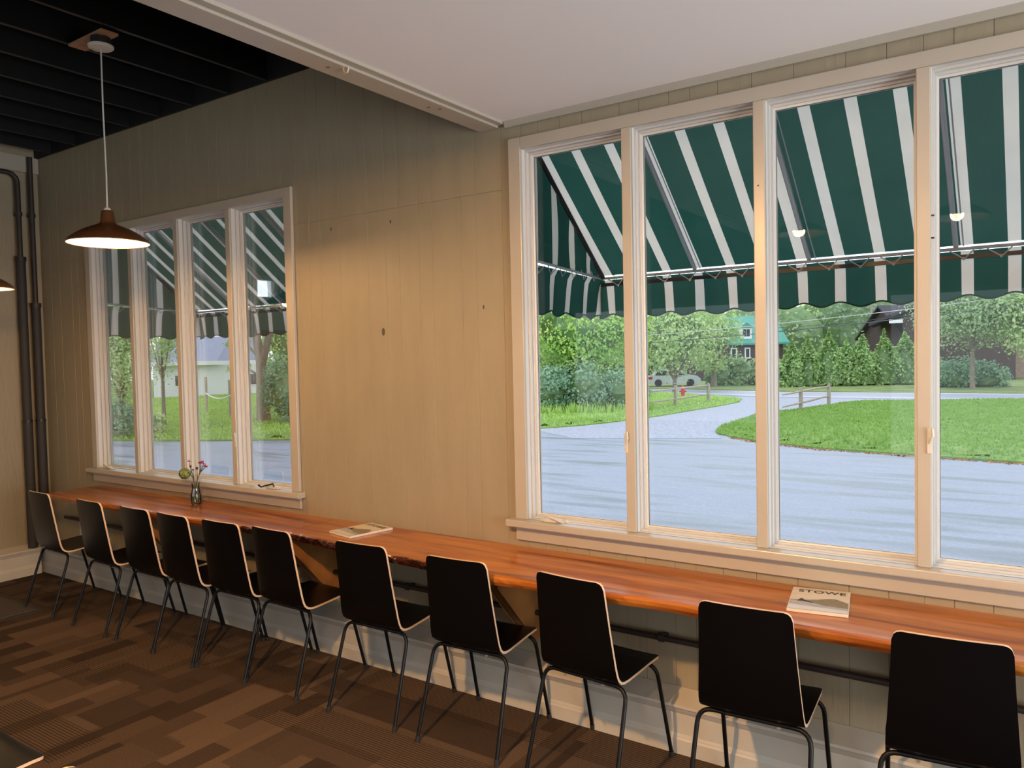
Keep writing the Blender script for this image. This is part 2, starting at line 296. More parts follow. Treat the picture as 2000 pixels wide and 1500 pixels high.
# ---------------------------------------------------------------- mesh helpers
class MB:
    def __init__(s): s.v = []; s.f = []; s.m = []
    def add(s, vs, fs, m=0):
        b = len(s.v); s.v += [tuple(p) for p in vs]
        for f in fs: s.f.append(tuple(i + b for i in f)); s.m.append(m)
        return s
    def box(s, x0, x1, y0, y1, z0, z1, m=0):
        v = [(x0, y0, z0), (x1, y0, z0), (x1, y1, z0), (x0, y1, z0), (x0, y0, z1), (x1, y0, z1), (x1, y1, z1), (x0, y1, z1)]
        return s.add(v, [(0, 3, 2, 1), (4, 5, 6, 7), (0, 1, 5, 4), (1, 2, 6, 5), (2, 3, 7, 6), (3, 0, 4, 7)], m)
    def prism(s, pts, h0, h1, axis='z', m=0):
        n = len(pts)
        def P(a, b, h): return (a, b, h) if axis == 'z' else ((a, h, b) if axis == 'y' else (h, a, b))
        v = [P(a, b, h0) for a, b in pts] + [P(a, b, h1) for a, b in pts]
        fs = [tuple(range(n)), tuple(range(2 * n - 1, n - 1, -1))] + [(i, (i + 1) % n, n + (i + 1) % n, n + i) for i in range(n)]
        return s.add(v, fs, m)
    def tube(s, path, r, n=8, m=0, cap=True):
        P = [Vector(p) for p in path]; rs = r if isinstance(r, (list, tuple)) else [r] * len(P)
        T = []
        for i in range(len(P)):
            a = P[max(i - 1, 0)]; b = P[min(i + 1, len(P) - 1)]; T.append((b - a).normalized())
        up = Vector((0, 0, 1)) if abs(T[0].z) < .9 else Vector((1, 0, 0))
        u = T[0].cross(up).normalized(); rings = []
        for i in range(len(P)):
            u = (u - T[i] * u.dot(T[i])).normalized(); w = T[i].cross(u)
            rings.append([P[i] + rs[i] * (cos(2 * pi * k / n) * u + sin(2 * pi * k / n) * w) for k in range(n)])
        v = [p for rg in rings for p in rg]; fs = []
        for i in range(len(P) - 1):
            for k in range(n): fs.append((i * n + k, i * n + (k + 1) % n, (i + 1) * n + (k + 1) % n, (i + 1) * n + k))
        if cap: fs += [tuple(range(n - 1, -1, -1)), tuple(range((len(P) - 1) * n, len(P) * n))]
        return s.add(v, fs, m)
    def lathe(s, prof, n=32, c=(0, 0, 0), m=0, closed=False):
        v = []; fs = []
        for r, z in prof:
            for k in range(n): v.append((c[0] + r * cos(2 * pi * k / n), c[1] + r * sin(2 * pi * k / n), c[2] + z))
        for i in range(len(prof) - 1):
            for k in range(n): fs.append((i * n + k, i * n + (k + 1) % n, (i + 1) * n + (k + 1) % n, (i + 1) * n + k))
        if closed: fs += [tuple(range(n - 1, -1, -1)), tuple(range((len(prof) - 1) * n, len(prof) * n))]
        return s.add(v, fs, m)
    def ball(s, c, rx, ry=None, rz=None, n=12, m=0):
        ry = ry or rx; rz = rz or rx; prof = []
        v = []; fs = []; h = max(4, n // 2)
        for i in range(h + 1):
            a = -pi / 2 + pi * i / h; cr_ = max(cos(a), .02)
            for k in range(n): v.append((c[0] + rx * cr_ * cos(2 * pi * k / n), c[1] + ry * cr_ * sin(2 * pi * k / n), c[2] + rz * sin(a)))
        for i in range(h):
            for k in range(n): fs.append((i * n + k, i * n + (k + 1) % n, (i + 1) * n + (k + 1) % n, (i + 1) * n + k))
        fs += [tuple(range(n - 1, -1, -1)), tuple(range(h * n, (h + 1) * n))]
        return s.add(v, fs, m)
    def build(s, name, mats, parent=None, smooth=False, loc=None, rot=None, bevel=0, angle=35):
        me = bpy.data.meshes.new(name); me.from_pydata(s.v, [], s.f)
        for mm in (mats if isinstance(mats, (list, tuple)) else [mats]): me.materials.append(mm)
        if len(me.materials) > 1: me.polygons.foreach_set('material_index', s.m)
        if smooth: me.polygons.foreach_set('use_smooth', [True] * len(me.polygons))
        me.update()
        o = bpy.data.objects.new(name, me); col.objects.link(o)
        if smooth and angle: me.set_sharp_from_angle(angle=radians(angle))
        if parent: o.parent = parent
        if loc: o.location = loc
        if rot: o.rotation_euler = rot
        if bevel:
            b = o.modifiers.new('bevel', 'BEVEL'); b.width = bevel; b.segments = 2; b.limit_method = 'ANGLE'; b.angle_limit = radians(40)
        return o
def empty(name, loc=(0, 0, 0), rz=0):
    o = bpy.data.objects.new(name, None); col.objects.link(o); o.location = loc; o.rotation_euler = (0, 0, rz); o.empty_display_size = .1
    return o
def tag(o, label, cat=None, group=None, kind=None):
    o['label'] = label
    if cat: o['category'] = cat
    if group: o['group'] = group
    if kind: o['kind'] = kind
    return o
def struct(o, label=None):
    o['kind'] = 'structure'
    if label: o['label'] = label
    return o
def copy_tree(o, parent=None):
    c = o.copy(); col.objects.link(c); c.parent = parent
    for ch in [q for q in bpy.data.objects if q.parent == o and q != c]: copy_tree(ch, c)
    return c

# ---------------------------------------------------------------- room shell
XL, XR, YB = -6.96, 3.2, -7.0
WOFF = -4.0134                      # the small window is the same unit as the big one, this far along the wall
OP = [(-2.15, .175)] ; OP.append((OP[0][0] + WOFF, OP[0][1] + WOFF))
OZ0, OZ1 = .885, 2.73
ZL, ZR = 3.43, 2.854                # joist underside on the left, white ceiling on the right

struct(MB().box(XL - .1, XR + .1, YB - .1, .1, -.1, 0).build('floor', M['carpet']), 'brown patterned carpet tile floor')

# window wall: backing slab with two openings, vertical boards of random width on it
w = MB()
for (x0, x1) in ((XL - .12, OP[1][0]), (OP[1][1], OP[0][0]), (OP[0][1], XR + .12)): w.box(x0, x1, .004, .12, -1.2, 3.7)
for a, b in OP: w.box(a, b, .004, .12, -1.2, OZ0); w.box(a, b, .004, .12, OZ1, 3.7)
known = [-3.659, -3.564, -3.399, -3.179, -3.041, -2.942, -2.799, -2.706, -2.514, -2.42, -2.254]
edges = [XL]
x = XL
while x < -3.85: x += random.choice((.095, .14, .165, .19, .12)); edges.append(x)
edges = [e for e in edges if e < -3.76] + known
x = -2.254
while x < XR: x += random.choice((.095, .14, .165, .19, .12)); edges.append(x)
edges[-1] = XR
planks = MB()
def plank(x0, x1, z0, z1):
    g = .0022; d = .004
    v = [(x0 + g, 0, z0), (x1 - g, 0, z0), (x1 - g, 0, z1), (x0 + g, 0, z1), (x0, d, z0), (x1, d, z0), (x1, d, z1), (x0, d, z1)]
    planks.add(v, [(0, 1, 2, 3), (0, 3, 7, 4), (1, 5, 6, 2)])
ZTOP = 3.62
for x0, x1 in zip(edges[:-1], edges[1:]):
    cuts = [x0, x1]
    for a, b in OP:
        for q in (a, b):
            if x0 < q < x1: cuts.append(q)
    cuts.sort()
    for c0, c1 in zip(cuts[:-1], cuts[1:]):
        mid = (c0 + c1) / 2; inside = any(a < mid < b for a, b in OP)
        segs = [(0, OZ0), (OZ1, ZTOP)] if inside else [(0, 2.528), (2.531, ZTOP)]
        g0 = .0015 if c0 == x0 else 0; g1 = .0015 if c1 == x1 else 0
        for z0, z1 in segs:
            v = [(c0 + g0, 0, z0), (c1 - g1, 0, z0), (c1 - g1, 0, z1), (c0 + g0, 0, z1), (c0, .003, z0), (c1, .003, z0), (c1, .003, z1), (c0, .003, z1)]
            planks.add(v, [(0, 1, 2, 3), (0, 3, 7, 4), (1, 5, 6, 2), (3, 2, 6, 7), (0, 4, 5, 1)])
b0 = len(w.f)
w.add(planks.v, planks.f)
wb = w.build('wall_back', M['wall']); struct(wb, 'beige vertical board wall with the two windows')
kn = MB()                            # a few knots and nail holes in the boards
for (kx, kz, kr) in ((-3.075, 1.86, .012), (-3.47, 2.47, .006), (-3.0, 2.46, .006), (-2.38, 1.96, .006)):
    kn.lathe([(kr, -.0015), (kr * .6, .0008), (.0005, .0004)], 10, (0, 0, 0))
    n = 30
    for i in range(len(kn.v) - n, len(kn.v)):
        a, b_, c_ = kn.v[i]; kn.v[i] = (kx + a, -.0006 + c_ * .3, kz + b_ * 1.9)
kn.build('wood_knot', M['groove'], wb)

# left wall with door and window openings (outside the frame), right and rear wall
wl_ = MB()
def wall_x(mb, x0, x1, y0, y1, z0, z1, holes):
    ys = sorted({y0, y1} | {h[0] for h in holes} | {h[1] for h in holes})
    for a, b in zip(ys[:-1], ys[1:]):
        hs = sorted([(h[2], h[3]) for h in holes if h[0] <= (a + b) / 2 <= h[1]]); z = z0
        for p, q in hs: mb.box(x0, x1, a, b, z, p); z = q
        mb.box(x0, x1, a, b, z, z1)
wall_x(wl_, XL - .12, XL, YB, .004, -.1, 3.7, [(-2.3, -1.94, 2.36, 2.64), (-6.0, -4.0, .8, 2.45)])
struct(wl_.build('wall_left', M['wall']), 'beige end wall at the far left with pipes in its corner')
wr_ = MB(); wall_x(wr_, XR, XR + .12, YB, .004, -.1, 3.7, [(-3.4, -.4, .25, 2.35)])  # hole added to let the ceiling fill light in
struct(wr_.build('wall_right', M['wall']))
wf = MB()
def wall_y(mb, y0, y1, x0, x1, z0, z1, holes):
    xs = sorted({x0, x1} | {h[0] for h in holes} | {h[1] for h in holes})
    for a, b in zip(xs[:-1], xs[1:]):
        hs = sorted([(h[2], h[3]) for h in holes if h[0] <= (a + b) / 2 <= h[1]]); z = z0
        for p, q in hs: mb.box(a, b, y0, y1, z, p); z = q
        mb.box(a, b, y0, y1, z, z1)
wall_y(wf, YB - .12, YB, XL - .12, XR + .12, -.1, 3.7, [(-1.6, 2.7, .35, 2.4), (-6.0, -3.0, .7, 2.4)])
struct(wf.build('wall_front', M['wall']))

# white ceiling on the right, black joisted ceiling on the left, roof slab over both
c = MB().box(-2.24, XR, YB, 0, ZR, ZR + .05)
struct(c.build('ceiling', M['plaster']), 'smooth white ceiling over the right half')
c = MB().box(XL, -2.38, YB, 0, 3.60, 3.64)
struct(c.build('ceiling_deck', M['black_ceiling']), 'black painted boards above the joists')
MB().box(XL - .2, XR + .2, YB - .2, .14, 3.7, 3.8).build('ceiling_roof', M['black_ceiling'])['kind'] = 'structure'
jx = -3.979
js = [jx - .3845 * k for k in range(-4, 8)]
struct(MB().box(XL, -2.38, -.020, -.0045, ZL - .004, 3.6).build('trim_ledger', M['black_ceiling']), 'black board closing the joist ends at the wall')
for jx_ in js:
    if jx_ > -2.45 or jx_ < XL + .03: continue
    o = MB().box(jx_ - .012, jx_ + .012, YB + .003, -.0205, ZL, 3.598).build('ceiling_joist', M['black_joist'], bevel=.002)
    struct(o)
bm_ = MB().box(-2.378, -2.262, YB + .003, -.003, 2.832, 3.598).build('ceiling_beam', M['trim'], bevel=.004)
struct(bm_, 'white boxed beam between black and white ceilings')
o = MB().box(-2.262, -2.225, YB + .003, -.003, 2.842, 2.90).build('trim_strip', M['trim'], bm_, bevel=.003)
hk = MB(); hk.lathe([(.012, 0), (.012, .004), (.004, .006)], 12, (0, 0, 0), closed=True)
hook = MB(); hook.tube([(0, 0, 0), (0, 0, -.012), (.008, 0, -.022), (.02, 0, -.022), (.026, 0, -.012), (.026, 0, -.003)], .0035, 8)
hook.lathe([(.010, -.001), (.010, .0)], 12, closed=True)
hook.build('hook', M['birch'], bm_, True, loc=(-2.275, -1.02, 2.832))
for (hx, hy) in ((-2.318, -1.06), (-2.325, -.46), (-2.300, -.41)):
    MB().lathe([(.0085, 0), (.0085, .002), (.001, .0025)], 14, closed=True).build('screw_plug', M['bracket'], bm_, loc=(hx, hy, 2.8305))
struct(MB().prism([(-.004, ZR), (-.022, ZR), (-.022, ZR - .012), (-.012, ZR - .03), (-.004, ZR - .03)], -2.22, XR, 'x').build('trim_1', M['trim']), 'thin cream strip where the white ceiling meets the wall')
struct(MB().prism([(XL + .001, ZL), (XL + .03, ZL), (XL + .03, ZL - .13), (XL + .001, ZL - .13)], YB, -.002, 'y').build('trim_2', M['trim']), 'painted board along the top of the left wall')

# plinth boxes along both walls (a lipped ledge over a moulded board)
def plinth_profile(d): return [(-.004, 0), (-d, 0), (-d, .062), (-d + .004, .068), (-d + .006, .075), (-d + .010, .085), (-d + .010, .172), (-d + .004, .182), (-d - .004, .198), (-d - .010, .203), (-d - .010, .216), (-.004, .246)]
struct(MB().prism(plinth_profile(.108), XL + .001, XR, 'x').build('baseboard_back', M['plinth']), 'boxed cream plinth with ledge under the counter')
pl = MB().prism([(XL + .004 - a, z) for a, z in [(p[0] + .03 if p[0] < -.01 else 0, p[1]) for p in plinth_profile(.108)]], YB + .002, -.13, 'y')
struct(pl.build('baseboard_left', M['plinth']), 'boxed cream plinth along the left wall')

# left wall door and its parts, rear windows: simple framed panes (seen only in reflections)
def framed(name, cx, cy, wdt, z0, z1, axis):
    t = MB(); fr = .05
    def bx(a0, a1, zz0, zz1, d=.03, m=0):
        if axis == 'x': t.box(cx - d, cx + d, a0, a1, zz0, zz1, m)
        else: t.box(a0, a1, cy - d, cy + d, zz0, zz1, m)
    c0 = cy if axis == 'x' else cx
    a, b = c0 - wdt / 2, c0 + wdt / 2
    bx(a, a + fr, z0, z1); bx(b - fr, b, z0, z1); bx(a + fr, b - fr, z0, z0 + fr); bx(a + fr, b - fr, z1 - fr, z1)
    o = t.build(name, M['trim']); struct(o)
    g = MB()
    if axis == 'x': g.box(cx - .003, cx + .003, a + fr, b - fr, z0 + fr, z1 - fr)
    else: g.box(a + fr, b - fr, cy - .003, cy + .003, z0 + fr, z1 - fr)
    g.build('pane', M['glass'], o); return o
struct(MB().box(XL, XL + .03, -2.9, -1.9, .005, 2.05).build('door_1', M['bracket'], bevel=.004)); framed('window_3', XL - .06, -2.12, .36, 2.36, 2.64, 'x')
framed('window_4', XL - .06, -5.0, 2.0, .8, 2.45, 'x')
framed('window_7', XR + .06, -1.9, 3.0, .25, 2.35, 'x')  # unseen glazing added in front of the ceiling fill light
framed('window_5', .55, YB - .06, 4.3, .35, 2.4, 'y'); framed('window_6', -4.5, YB - .06, 3.0, .7, 2.4, 'y')

# ---------------------------------------------------------------- the two four-light windows
def window(idx, dx, label, crank_dark):
    root = empty('window_%d' % idx, (dx, 0, 0)); struct(root, label)
    X0, X1 = -2.198, .222
    ix0, ix1 = -2.129, .153
    zt, zi, zb = 2.762, 2.706, .907
    cs = MB()
    cs.box(X0, ix0, -.022, -.001, zb, zt); cs.box(ix1, X1, -.022, -.001, zb, zt); cs.box(ix0, ix1, -.022, -.001, zi, zt)
    cs.build('casing', M['trim'], root, bevel=.003)
    st = MB().box(X0 - .035, X1 + .035, -.062, -.001, .872, zb).box(ix0 - .02, ix1 + .02, -.001, .10, .872, zb)
    st.build('sill', M['trim'], root, bevel=.005)
    ap = MB().box(X0, X1, -.018, -.001, .802, .872); ap.build('apron', M['trim'], root, bevel=.002)
    mul = [(-1.5925, -1.547), (-1.0100, -.9640), (-.4260, -.3800)]
    for a, b in mul:
        MB().box(a, b, -.020, -.0035, zb, zi).box(a + .008, b - .008, -.0035, .11, zb, zi + .02).build('mullion', M['trim'], root, bevel=.003)
    MB().box(ix0 - .02, ix0 - .008, -.001, .11, zb, zi + .02).box(ix1 + .008, ix1 + .02, -.001, .11, zb, zi + .02).box(ix0 - .02, ix1 + .02, -.001, .11, zi + .010, zi + .024).build('jamb', M['trim'], root)
    xs = [ix0] + [q for ab in mul for q in ab] + [ix1]
    cells = [(xs[0], xs[1]), (xs[2], xs[3]), (xs[4], xs[5]), (xs[6], xs[7])]
    prof = [(0, -.004), (.001, .020), (-.006, .021), (-.006, .029), (.006, .030), (.006, .048), (-.001, .049), (-.001, .057), (.012, .058), (.012, .070), (.0185, .072), (.0185, .092), (0, .092)]
    for k, (a, b) in enumerate(cells):
        s = MB(); v = []
        for u, y in prof:
            ub = u + .0006
            v += [(a + u, y, zb + ub), (b - u, y, zb + ub), (b - u, y, zi - u * 1.35), (a + u, y, zi - u * 1.35)]
        fs = []
        for i in range(len(prof) - 1):
            for c in range(4): fs.append((i * 4 + c, i * 4 + (c + 1) % 4, (i + 1) * 4 + (c + 1) % 4, (i + 1) * 4 + c))
        s.add(v, fs); sash = s.build('sash', M['sash'], root)
        MB().box(a + .018, b - .018, .0800, .0835, zb + .018, zi - .0245).build('pane', M['glass'], sash)
        MB().box(a + .0165, b - .0165, .078, .0795, zb + .0165, zb + .020).box(a + .0165, a + .020, .078, .0795, zb + .0165, zi - .024).box(a + .0165, b - .0165, .078, .0795, zi - .0262, zi - .023).build('glazing_bead', M['darksteel'], sash)
    # crank operators
    def crank(cx, dark, flip):
        ck = empty('crank_operator', (cx, -.004, zb)); ck.parent = root
        h = MB().box(-.055, .055, -.018, .012, .0, .012).box(-.035, .035, -.024, .006, .0, .020)
        h.build('crank_housing', M['white_plastic'], ck, bevel=.004)
        p = MB().tube([(flip * .03, -.02, .012), (flip * .02, -.024, .034), (-flip * .03, -.03, .022), (-flip * .085, -.034, .008), (-flip * .105, -.036, .02)], [.006, .006, .005, .005, .0065], 8)
        p.build('crank_handle', M['darksteel'] if dark else M['white_plastic'], ck, True)
    crank(cells[0][0] + .13, False, -1)
    if crank_dark: crank(cells[3][1] - .19, True, 1)
    # casement locks on the mullions
    def lock(x, z, mat):
        l = MB().box(-.008, .008, -.006, .0, -.045, .045); l.tube([(0, -.006, -.01), (.012, -.014, .02), (.010, -.016, .05)], .005, 8)
        l.build('casement_lock', mat, root, loc=(x, -.020, z), bevel=.002)
    if idx == 2: lock(-.385, 1.37, M['white_plastic']); lock(-1.588, 1.31, M['white_plastic'])
    else: lock(-.385, 1.20, M['white_plastic'])
    if idx == 2:
        for z in (2.10, 2.18):
            MB().box(-.012, .006, -.004, .0, -.003, .003).build('catch_screw', M['darksteel'], root, loc=(-.376, -.0005, z))
        MB().lathe([(.004, 0), (.001, .001)], 8, closed=True).build('nail_hole', M['groove'], root, loc=(-.99, -.0205, 2.37), rot=(radians(90), 0, 0))
    return root
window(1, WOFF, 'smaller looking four light window at the far left, in front of the corner pipes', True)
window(2, 0, 'large four light window filling the right of the wall', False)

# ---------------------------------------------------------------- corner pipes
def corner_pipe(y, label, elbow, zfat):
    root = empty('corner_pipe', (XL + .07, y, 0))
    tag(root, label, 'pipe', 'heating pipes in the left corner')
    p = MB()
    if elbow: path = [(0, 0, zfat), (0, 0, 3.20)] + [(0, -.07 * (1 - cos(a)), 3.20 + .07 * sin(a)) for a in (radians(q) for q in (30, 60, 90))] + [(0, -1.5, 3.27)]
    else: path = [(0, 0, zfat), (0, 0, 3.42)]
    p.tube(path, .019, 12); p.build('pipe', M['pipe'], root, True)
    MB().tube([(0, 0, .225), (0, 0, 1.258)], .036, 14).tube([(0, 0, 1.272), (0, 0, zfat)], .034, 14).build('pipe_insulation', M['pipewrap'], root, True)
    MB().tube([(0, 0, 1.256), (0, 0, 1.274)], .039, 14).build('insulation_collar', M['darksteel'], root, True)
    MB().tube([(0, 0, zfat - .005), (0, 0, zfat + .03)], .040, 14).build('pipe_collar', M['pipe'], root, True)
    MB().tube([(0, 0, 2.93), (0, 0, 2.96)], .026, 12).box(-.07, 0, -.006, .006, 2.935, 2.955).build('pipe_clip', M['pipe'], root)
corner_pipe(-.185, 'dark corner pipe that bends left near the ceiling', True, 2.57)
corner_pipe(-.085, 'dark straight corner pipe closest to the window wall', False, 2.20)

# pipe running low along the wall under the counter
root = empty('heating_pipe', (0, -.05, .465)); tag(root, 'thin dark pipe running along the wall below the counter', 'pipe')
MB().tube([(-6.62, 0, .012), (-4, 0, .003), (-1, 0, 0), (2.6, 0, 0)], .0135, 12).build('pipe', M['pipe'], root, True)
for cx in (-6.3, -5.15, -4.0, -2.9, -1.42, -.2, 1.1):
    MB().tube([(cx - .012, 0, .002), (cx + .012, 0, .002)], .020, 12).box(cx - .012, cx + .012, 0, .049, -.008, .010).build('pipe_clip', M['pipe'], root)

# white conduit loop below the left end of the counter
root = empty('white_conduit', (0, 0, 0)); tag(root, 'white painted conduit bending below the left end of the counter', 'pipe')
MB().tube([(-6.38, -.035, .245), (-6.38, -.035, .62), (-6.37, -.035, .67), (-6.33, -.035, .70), (-6.28, -.035, .705), (-5.7, -.035, .705)], .022, 12).build('conduit', M['trim'], root, True)

# ---------------------------------------------------------------- counter
HC = .768
front = [(-6.14, -.400), (-6.045, -.412), (-5.672, -.425), (-5.338, -.414), (-5.0, -.405), (-4.695, -.425), (-4.3, -.415), (-3.844, -.402), (-3.495, -.385)]
front2 = [(-3.495, -.385), (-3.3, -.40), (-3.041, -.427), (-2.8, -.447), (-2.645, -.457), (-2.403, -.469), (-2.2, -.488), (-2.015, -.505), (-1.797, -.485), (-1.459, -.47), (-1.233, -.452), (-1.0, -.46), (-.747, -.472), (-.453, -.468), (-.117, -.461), (.5, -.47), (1.6, -.455), (2.6, -.46)]
ctr = empty('wooden_counter', (0, 0, 0)); tag(ctr, 'long varnished live edge wood counter on brackets below both windows', 'counter')
def board(pts, x_lo, x_hi, name='counter_board'):
    m_ = MB(); dense = []
    rnd = random.Random(3)
    x = x_lo
    def yf(x):
        for (a, ya), (b, yb) in zip(pts[:-1], pts[1:]):
            if a <= x <= b:
                t = (x - a) / (b - a); t = t * t * (3 - 2 * t); return ya + (yb - ya) * t
        return pts[-1][1]
    n = int((x_hi - x_lo) / .03); secs = []
    for i in range(n + 1):
        x = x_lo + (x_hi - x_lo) * i / n; y = yf(x)
        bark = -3.85 < x < -2.3
        j = (rnd.random() - .5) * (.022 if bark else .004)
        j2 = (rnd.random() - .5) * (.018 if bark else .003)
        jz = (rnd.random() - .5) * (.010 if bark else 0)
        secs.append([(x, -.002, HC), (x, y + .020 + j, HC), (x, y + .006 + j, HC - .003), (x, y + j, HC - .010 + jz), (x, y + .002 + j2, HC - .026 + jz), (x, y + .012 + j2 * .5, HC - .043), (x, -.002, HC - .043)])
    k = 7; v = [p for s in secs for p in s]
    for i in range(n):
        xm = x_lo + (x_hi - x_lo) * (i + .5) / n
        for c in range(k):
            mi = 1 if (c in (2, 3, 4) and -3.85 < xm < -2.3) else 0
            m_.m.append(mi); m_.f.append((i * k + c, (i + 1) * k + c, (i + 1) * k + (c + 1) % k, i * k + (c + 1) % k))
    m_.v = v; m_.f += [tuple(range(k)), tuple(range(n * k + k - 1, n * k - 1, -1))]; m_.m += [0, 0]
    o = m_.build(name, [M['counter'], M['bark_edge']], ctr)
    return o
board(front, -6.14, -3.4965); board(front2, -3.4935, 2.6)
for bx in (-5.02, -3.50, -2.10, -.18, 1.4):
    br = MB().prism([(-.004, HC - .044), (-.345, HC - .044), (-.365, HC - .075), (-.365, HC - .10), (-.06, .335), (-.004, .335)], bx - .03, bx + .03, 'x')
    br.build('counter_bracket', M['bracket'], ctr, bevel=.003)

# ---------------------------------------------------------------- chairs
def make_chair():
    root = empty('plywood_chair')
    prof = [(.036, .842), (.0365, .838), (.038, .830), (.041, .812), (.050, .75), (.062, .66), (.074, .57), (.084, .50), (.090, .472), (.099, .450), (.115, .435), (.137, .428),
            (.17, .427), (.25, .433), (.33, .440), (.385, .443), (.415, .442), (.428, .440), (.436, .438)]
    hw = [.158, .158, .158, .160, .163, .168, .174, .179, .181, .182, .182, .182, .182, .182, .182, .182, .180, .180, .180]
    L = [0]
    for (a, b), (c, d) in zip(prof[:-1], prof[1:]): L.append(L[-1] + sqrt((c - a) ** 2 + (d - b) ** 2))
    def half(i):
        w_ = hw[i]; r = .026
        for s in (L[i], L[-1] - L[i]):
            if s < r: w_ = min(w_, hw[i] - r + sqrt(max(0, r * r - (r - s) ** 2)))
        return w_
    th = .0105; NX = 12
    def piece(i0, i1, name):
        m_ = MB(); rows = []
        for i in range(i0, i1 + 1):
            a = prof[max(i - 1, 0)]; b = prof[min(i + 1, len(prof) - 1)]
            ty, tz = b[0] - a[0], b[1] - a[1]; ln = sqrt(ty * ty + tz * tz); ny, nz_ = -tz / ln, ty / ln     # towards the sitter / up
            h = half(i); bowf = max(0, min(1, (prof[i][1] - .44) / .15))
            R1 = []; R2 = []
            for k in range(NX + 1):
                x_ = -h + 2 * h * k / NX; t = x_ / .18
                bow = -.014 * (1 - t * t) * bowf; sag = -.006 * (1 - t * t) * (1 - bowf)
                R1.append((x_, prof[i][0] + ny * th / 2 + bow, prof[i][1] + nz_ * th / 2 + sag))
                R2.append((x_, prof[i][0] - ny * th / 2 + bow, prof[i][1] - nz_ * th / 2 + sag))
            rows.append((R1, R2))
        n = NX + 1; v = []
        for R1, R2 in rows: v += R1 + R2
        fs = []; ms = []
        for i in range(len(rows) - 1):
            a, b = i * 2 * n, (i + 1) * 2 * n
            for k in range(NX):
                fs.append((a + k, a + k + 1, b + k + 1, b + k)); ms.append(0)
                fs.append((a + n + k, b + n + k, b + n + k + 1, a + n + k + 1)); ms.append(0)
            fs.append((a, b, b + n, a + n)); ms.append(1); fs.append((a + n - 1, a + 2 * n - 1, b + 2 * n - 1, b + n - 1)); ms.append(1)
        for i, open_ in ((0, i0 == 0), (len(rows) - 1, i1 == len(prof) - 1)):
            if open_:
                a = i * 2 * n
                for k in range(NX): fs.append((a + k, a + n + k, a + n + k + 1, a + k + 1)); ms.append(1)
        m_.v = v; m_.f = fs; m_.m = ms
        return m_.build(name, [M['black_lac'], M['birch']], root, True, angle=50)
    piece(0, 9, 'backrest'); piece(9, len(prof) - 1, 'seat')
    r = .0085
    def leg(sx, fx, fy, tx, ty, tz):
        # straight from foot to bend, then a bend into the cross tube under the seat
        foot = Vector((sx * fx, fy, .004)); top = Vector((sx * tx, ty, tz))
        d = (top - foot).normalized(); rb = .055
        a = top - d * rb; e = top + Vector((-sx, 0, 0)) * rb
        path = [foot, a] + [(1 - t) ** 2 * a + 2 * t * (1 - t) * top + t * t * e for t in (.2, .4, .6, .8)] + [e, Vector((sx * .09, ty, tz))]
        lg = MB().tube(path, r, 10).build('leg', M['tube'], root, True, angle=60)
        MB().tube([foot - Vector((0, 0, .004)), foot + d * .022], .0105, 10).build('foot_cap', M['rubber'], lg, True)
        return lg
    for s in (-1, 1): leg(s, .209, 0.0, .196, .132, .411)
    for s in (-1, 1): leg(s, .200, .482, .190, .375, .422)
    MB().tube([(-.095, .132, .411), (.095, .132, .411)], r, 10).tube([(-.095, .375, .422), (.095, .375, .422)], r, 10).tube([(-.09, .132, .413), (-.09, .375, .424)], .006, 8).tube([(.09, .132, .413), (.09, .375, .424)], .006, 8).build('seat_frame', M['tube'], root, True)
    for sx in (-.09, .09):
        MB().lathe([(.007, 0), (.006, .003), (.001, .004)], 10, closed=True).build('bolt', M['steel'], root, True, loc=(sx, .124, .402), rot=(radians(200), 0, 0))
    return root
CH = [(-5.772, -.659, -1.7, 'black plywood chair leftmost in the row, nearest the corner pipes'),
      (-5.102, -.660, -1.7, 'second black plywood chair from the left end of the counter'),
      (-4.584, -.654, -.9, 'third black plywood chair from the left, in front of the flower vase'),
      (-4.188, -.655, -1.8, 'fourth black plywood chair from the left, overlapped closely by its neighbours'),
      (-3.757, -.639, .7, 'fifth black plywood chair from the left, below the dark crank handle of the small window'),
      (-3.353, -.624, -2.3, 'sixth black plywood chair from the left, where the counter boards meet'),
      (-2.704, -.620, 2.3, 'black plywood chair just right of the pale magazine under the blank wall'),
      (-2.137, -.611, 3.1, 'black plywood chair before the wall bracket at the left edge of the big window'),
      (-1.582, -.604, -5.0, 'black plywood chair turned slightly, third from the right of the counter row'),
      (-.886, -.611, 2.1, 'second black plywood chair from the right, left of the STOWE magazine'),
      (-.272, -.586, 5.0, 'largest black plywood chair at the right edge of the photo')]
proto = make_chair()
for i, (x, y, a, lab) in enumerate(CH):
    o = proto if i == 0 else copy_tree(proto)
    o.location = (x, y, 0); o.rotation_euler = (0, 0, radians(a)); tag(o, lab, 'chair', 'black chairs along the counter')
for x, y, a, lab in ((-2.90, -2.425, 0, 'chair with shiny seat cut off at the bottom left corner, away from the counter'),
                     (-1.83, -2.49, -94, 'chair of which only the pale rounded top corner shows at the bottom edge')):
    o = copy_tree(proto); o.location = (x, y, 0); o.rotation_euler = (0, 0, radians(a)); tag(o, lab, 'chair', 'chairs at the bottom left corner')

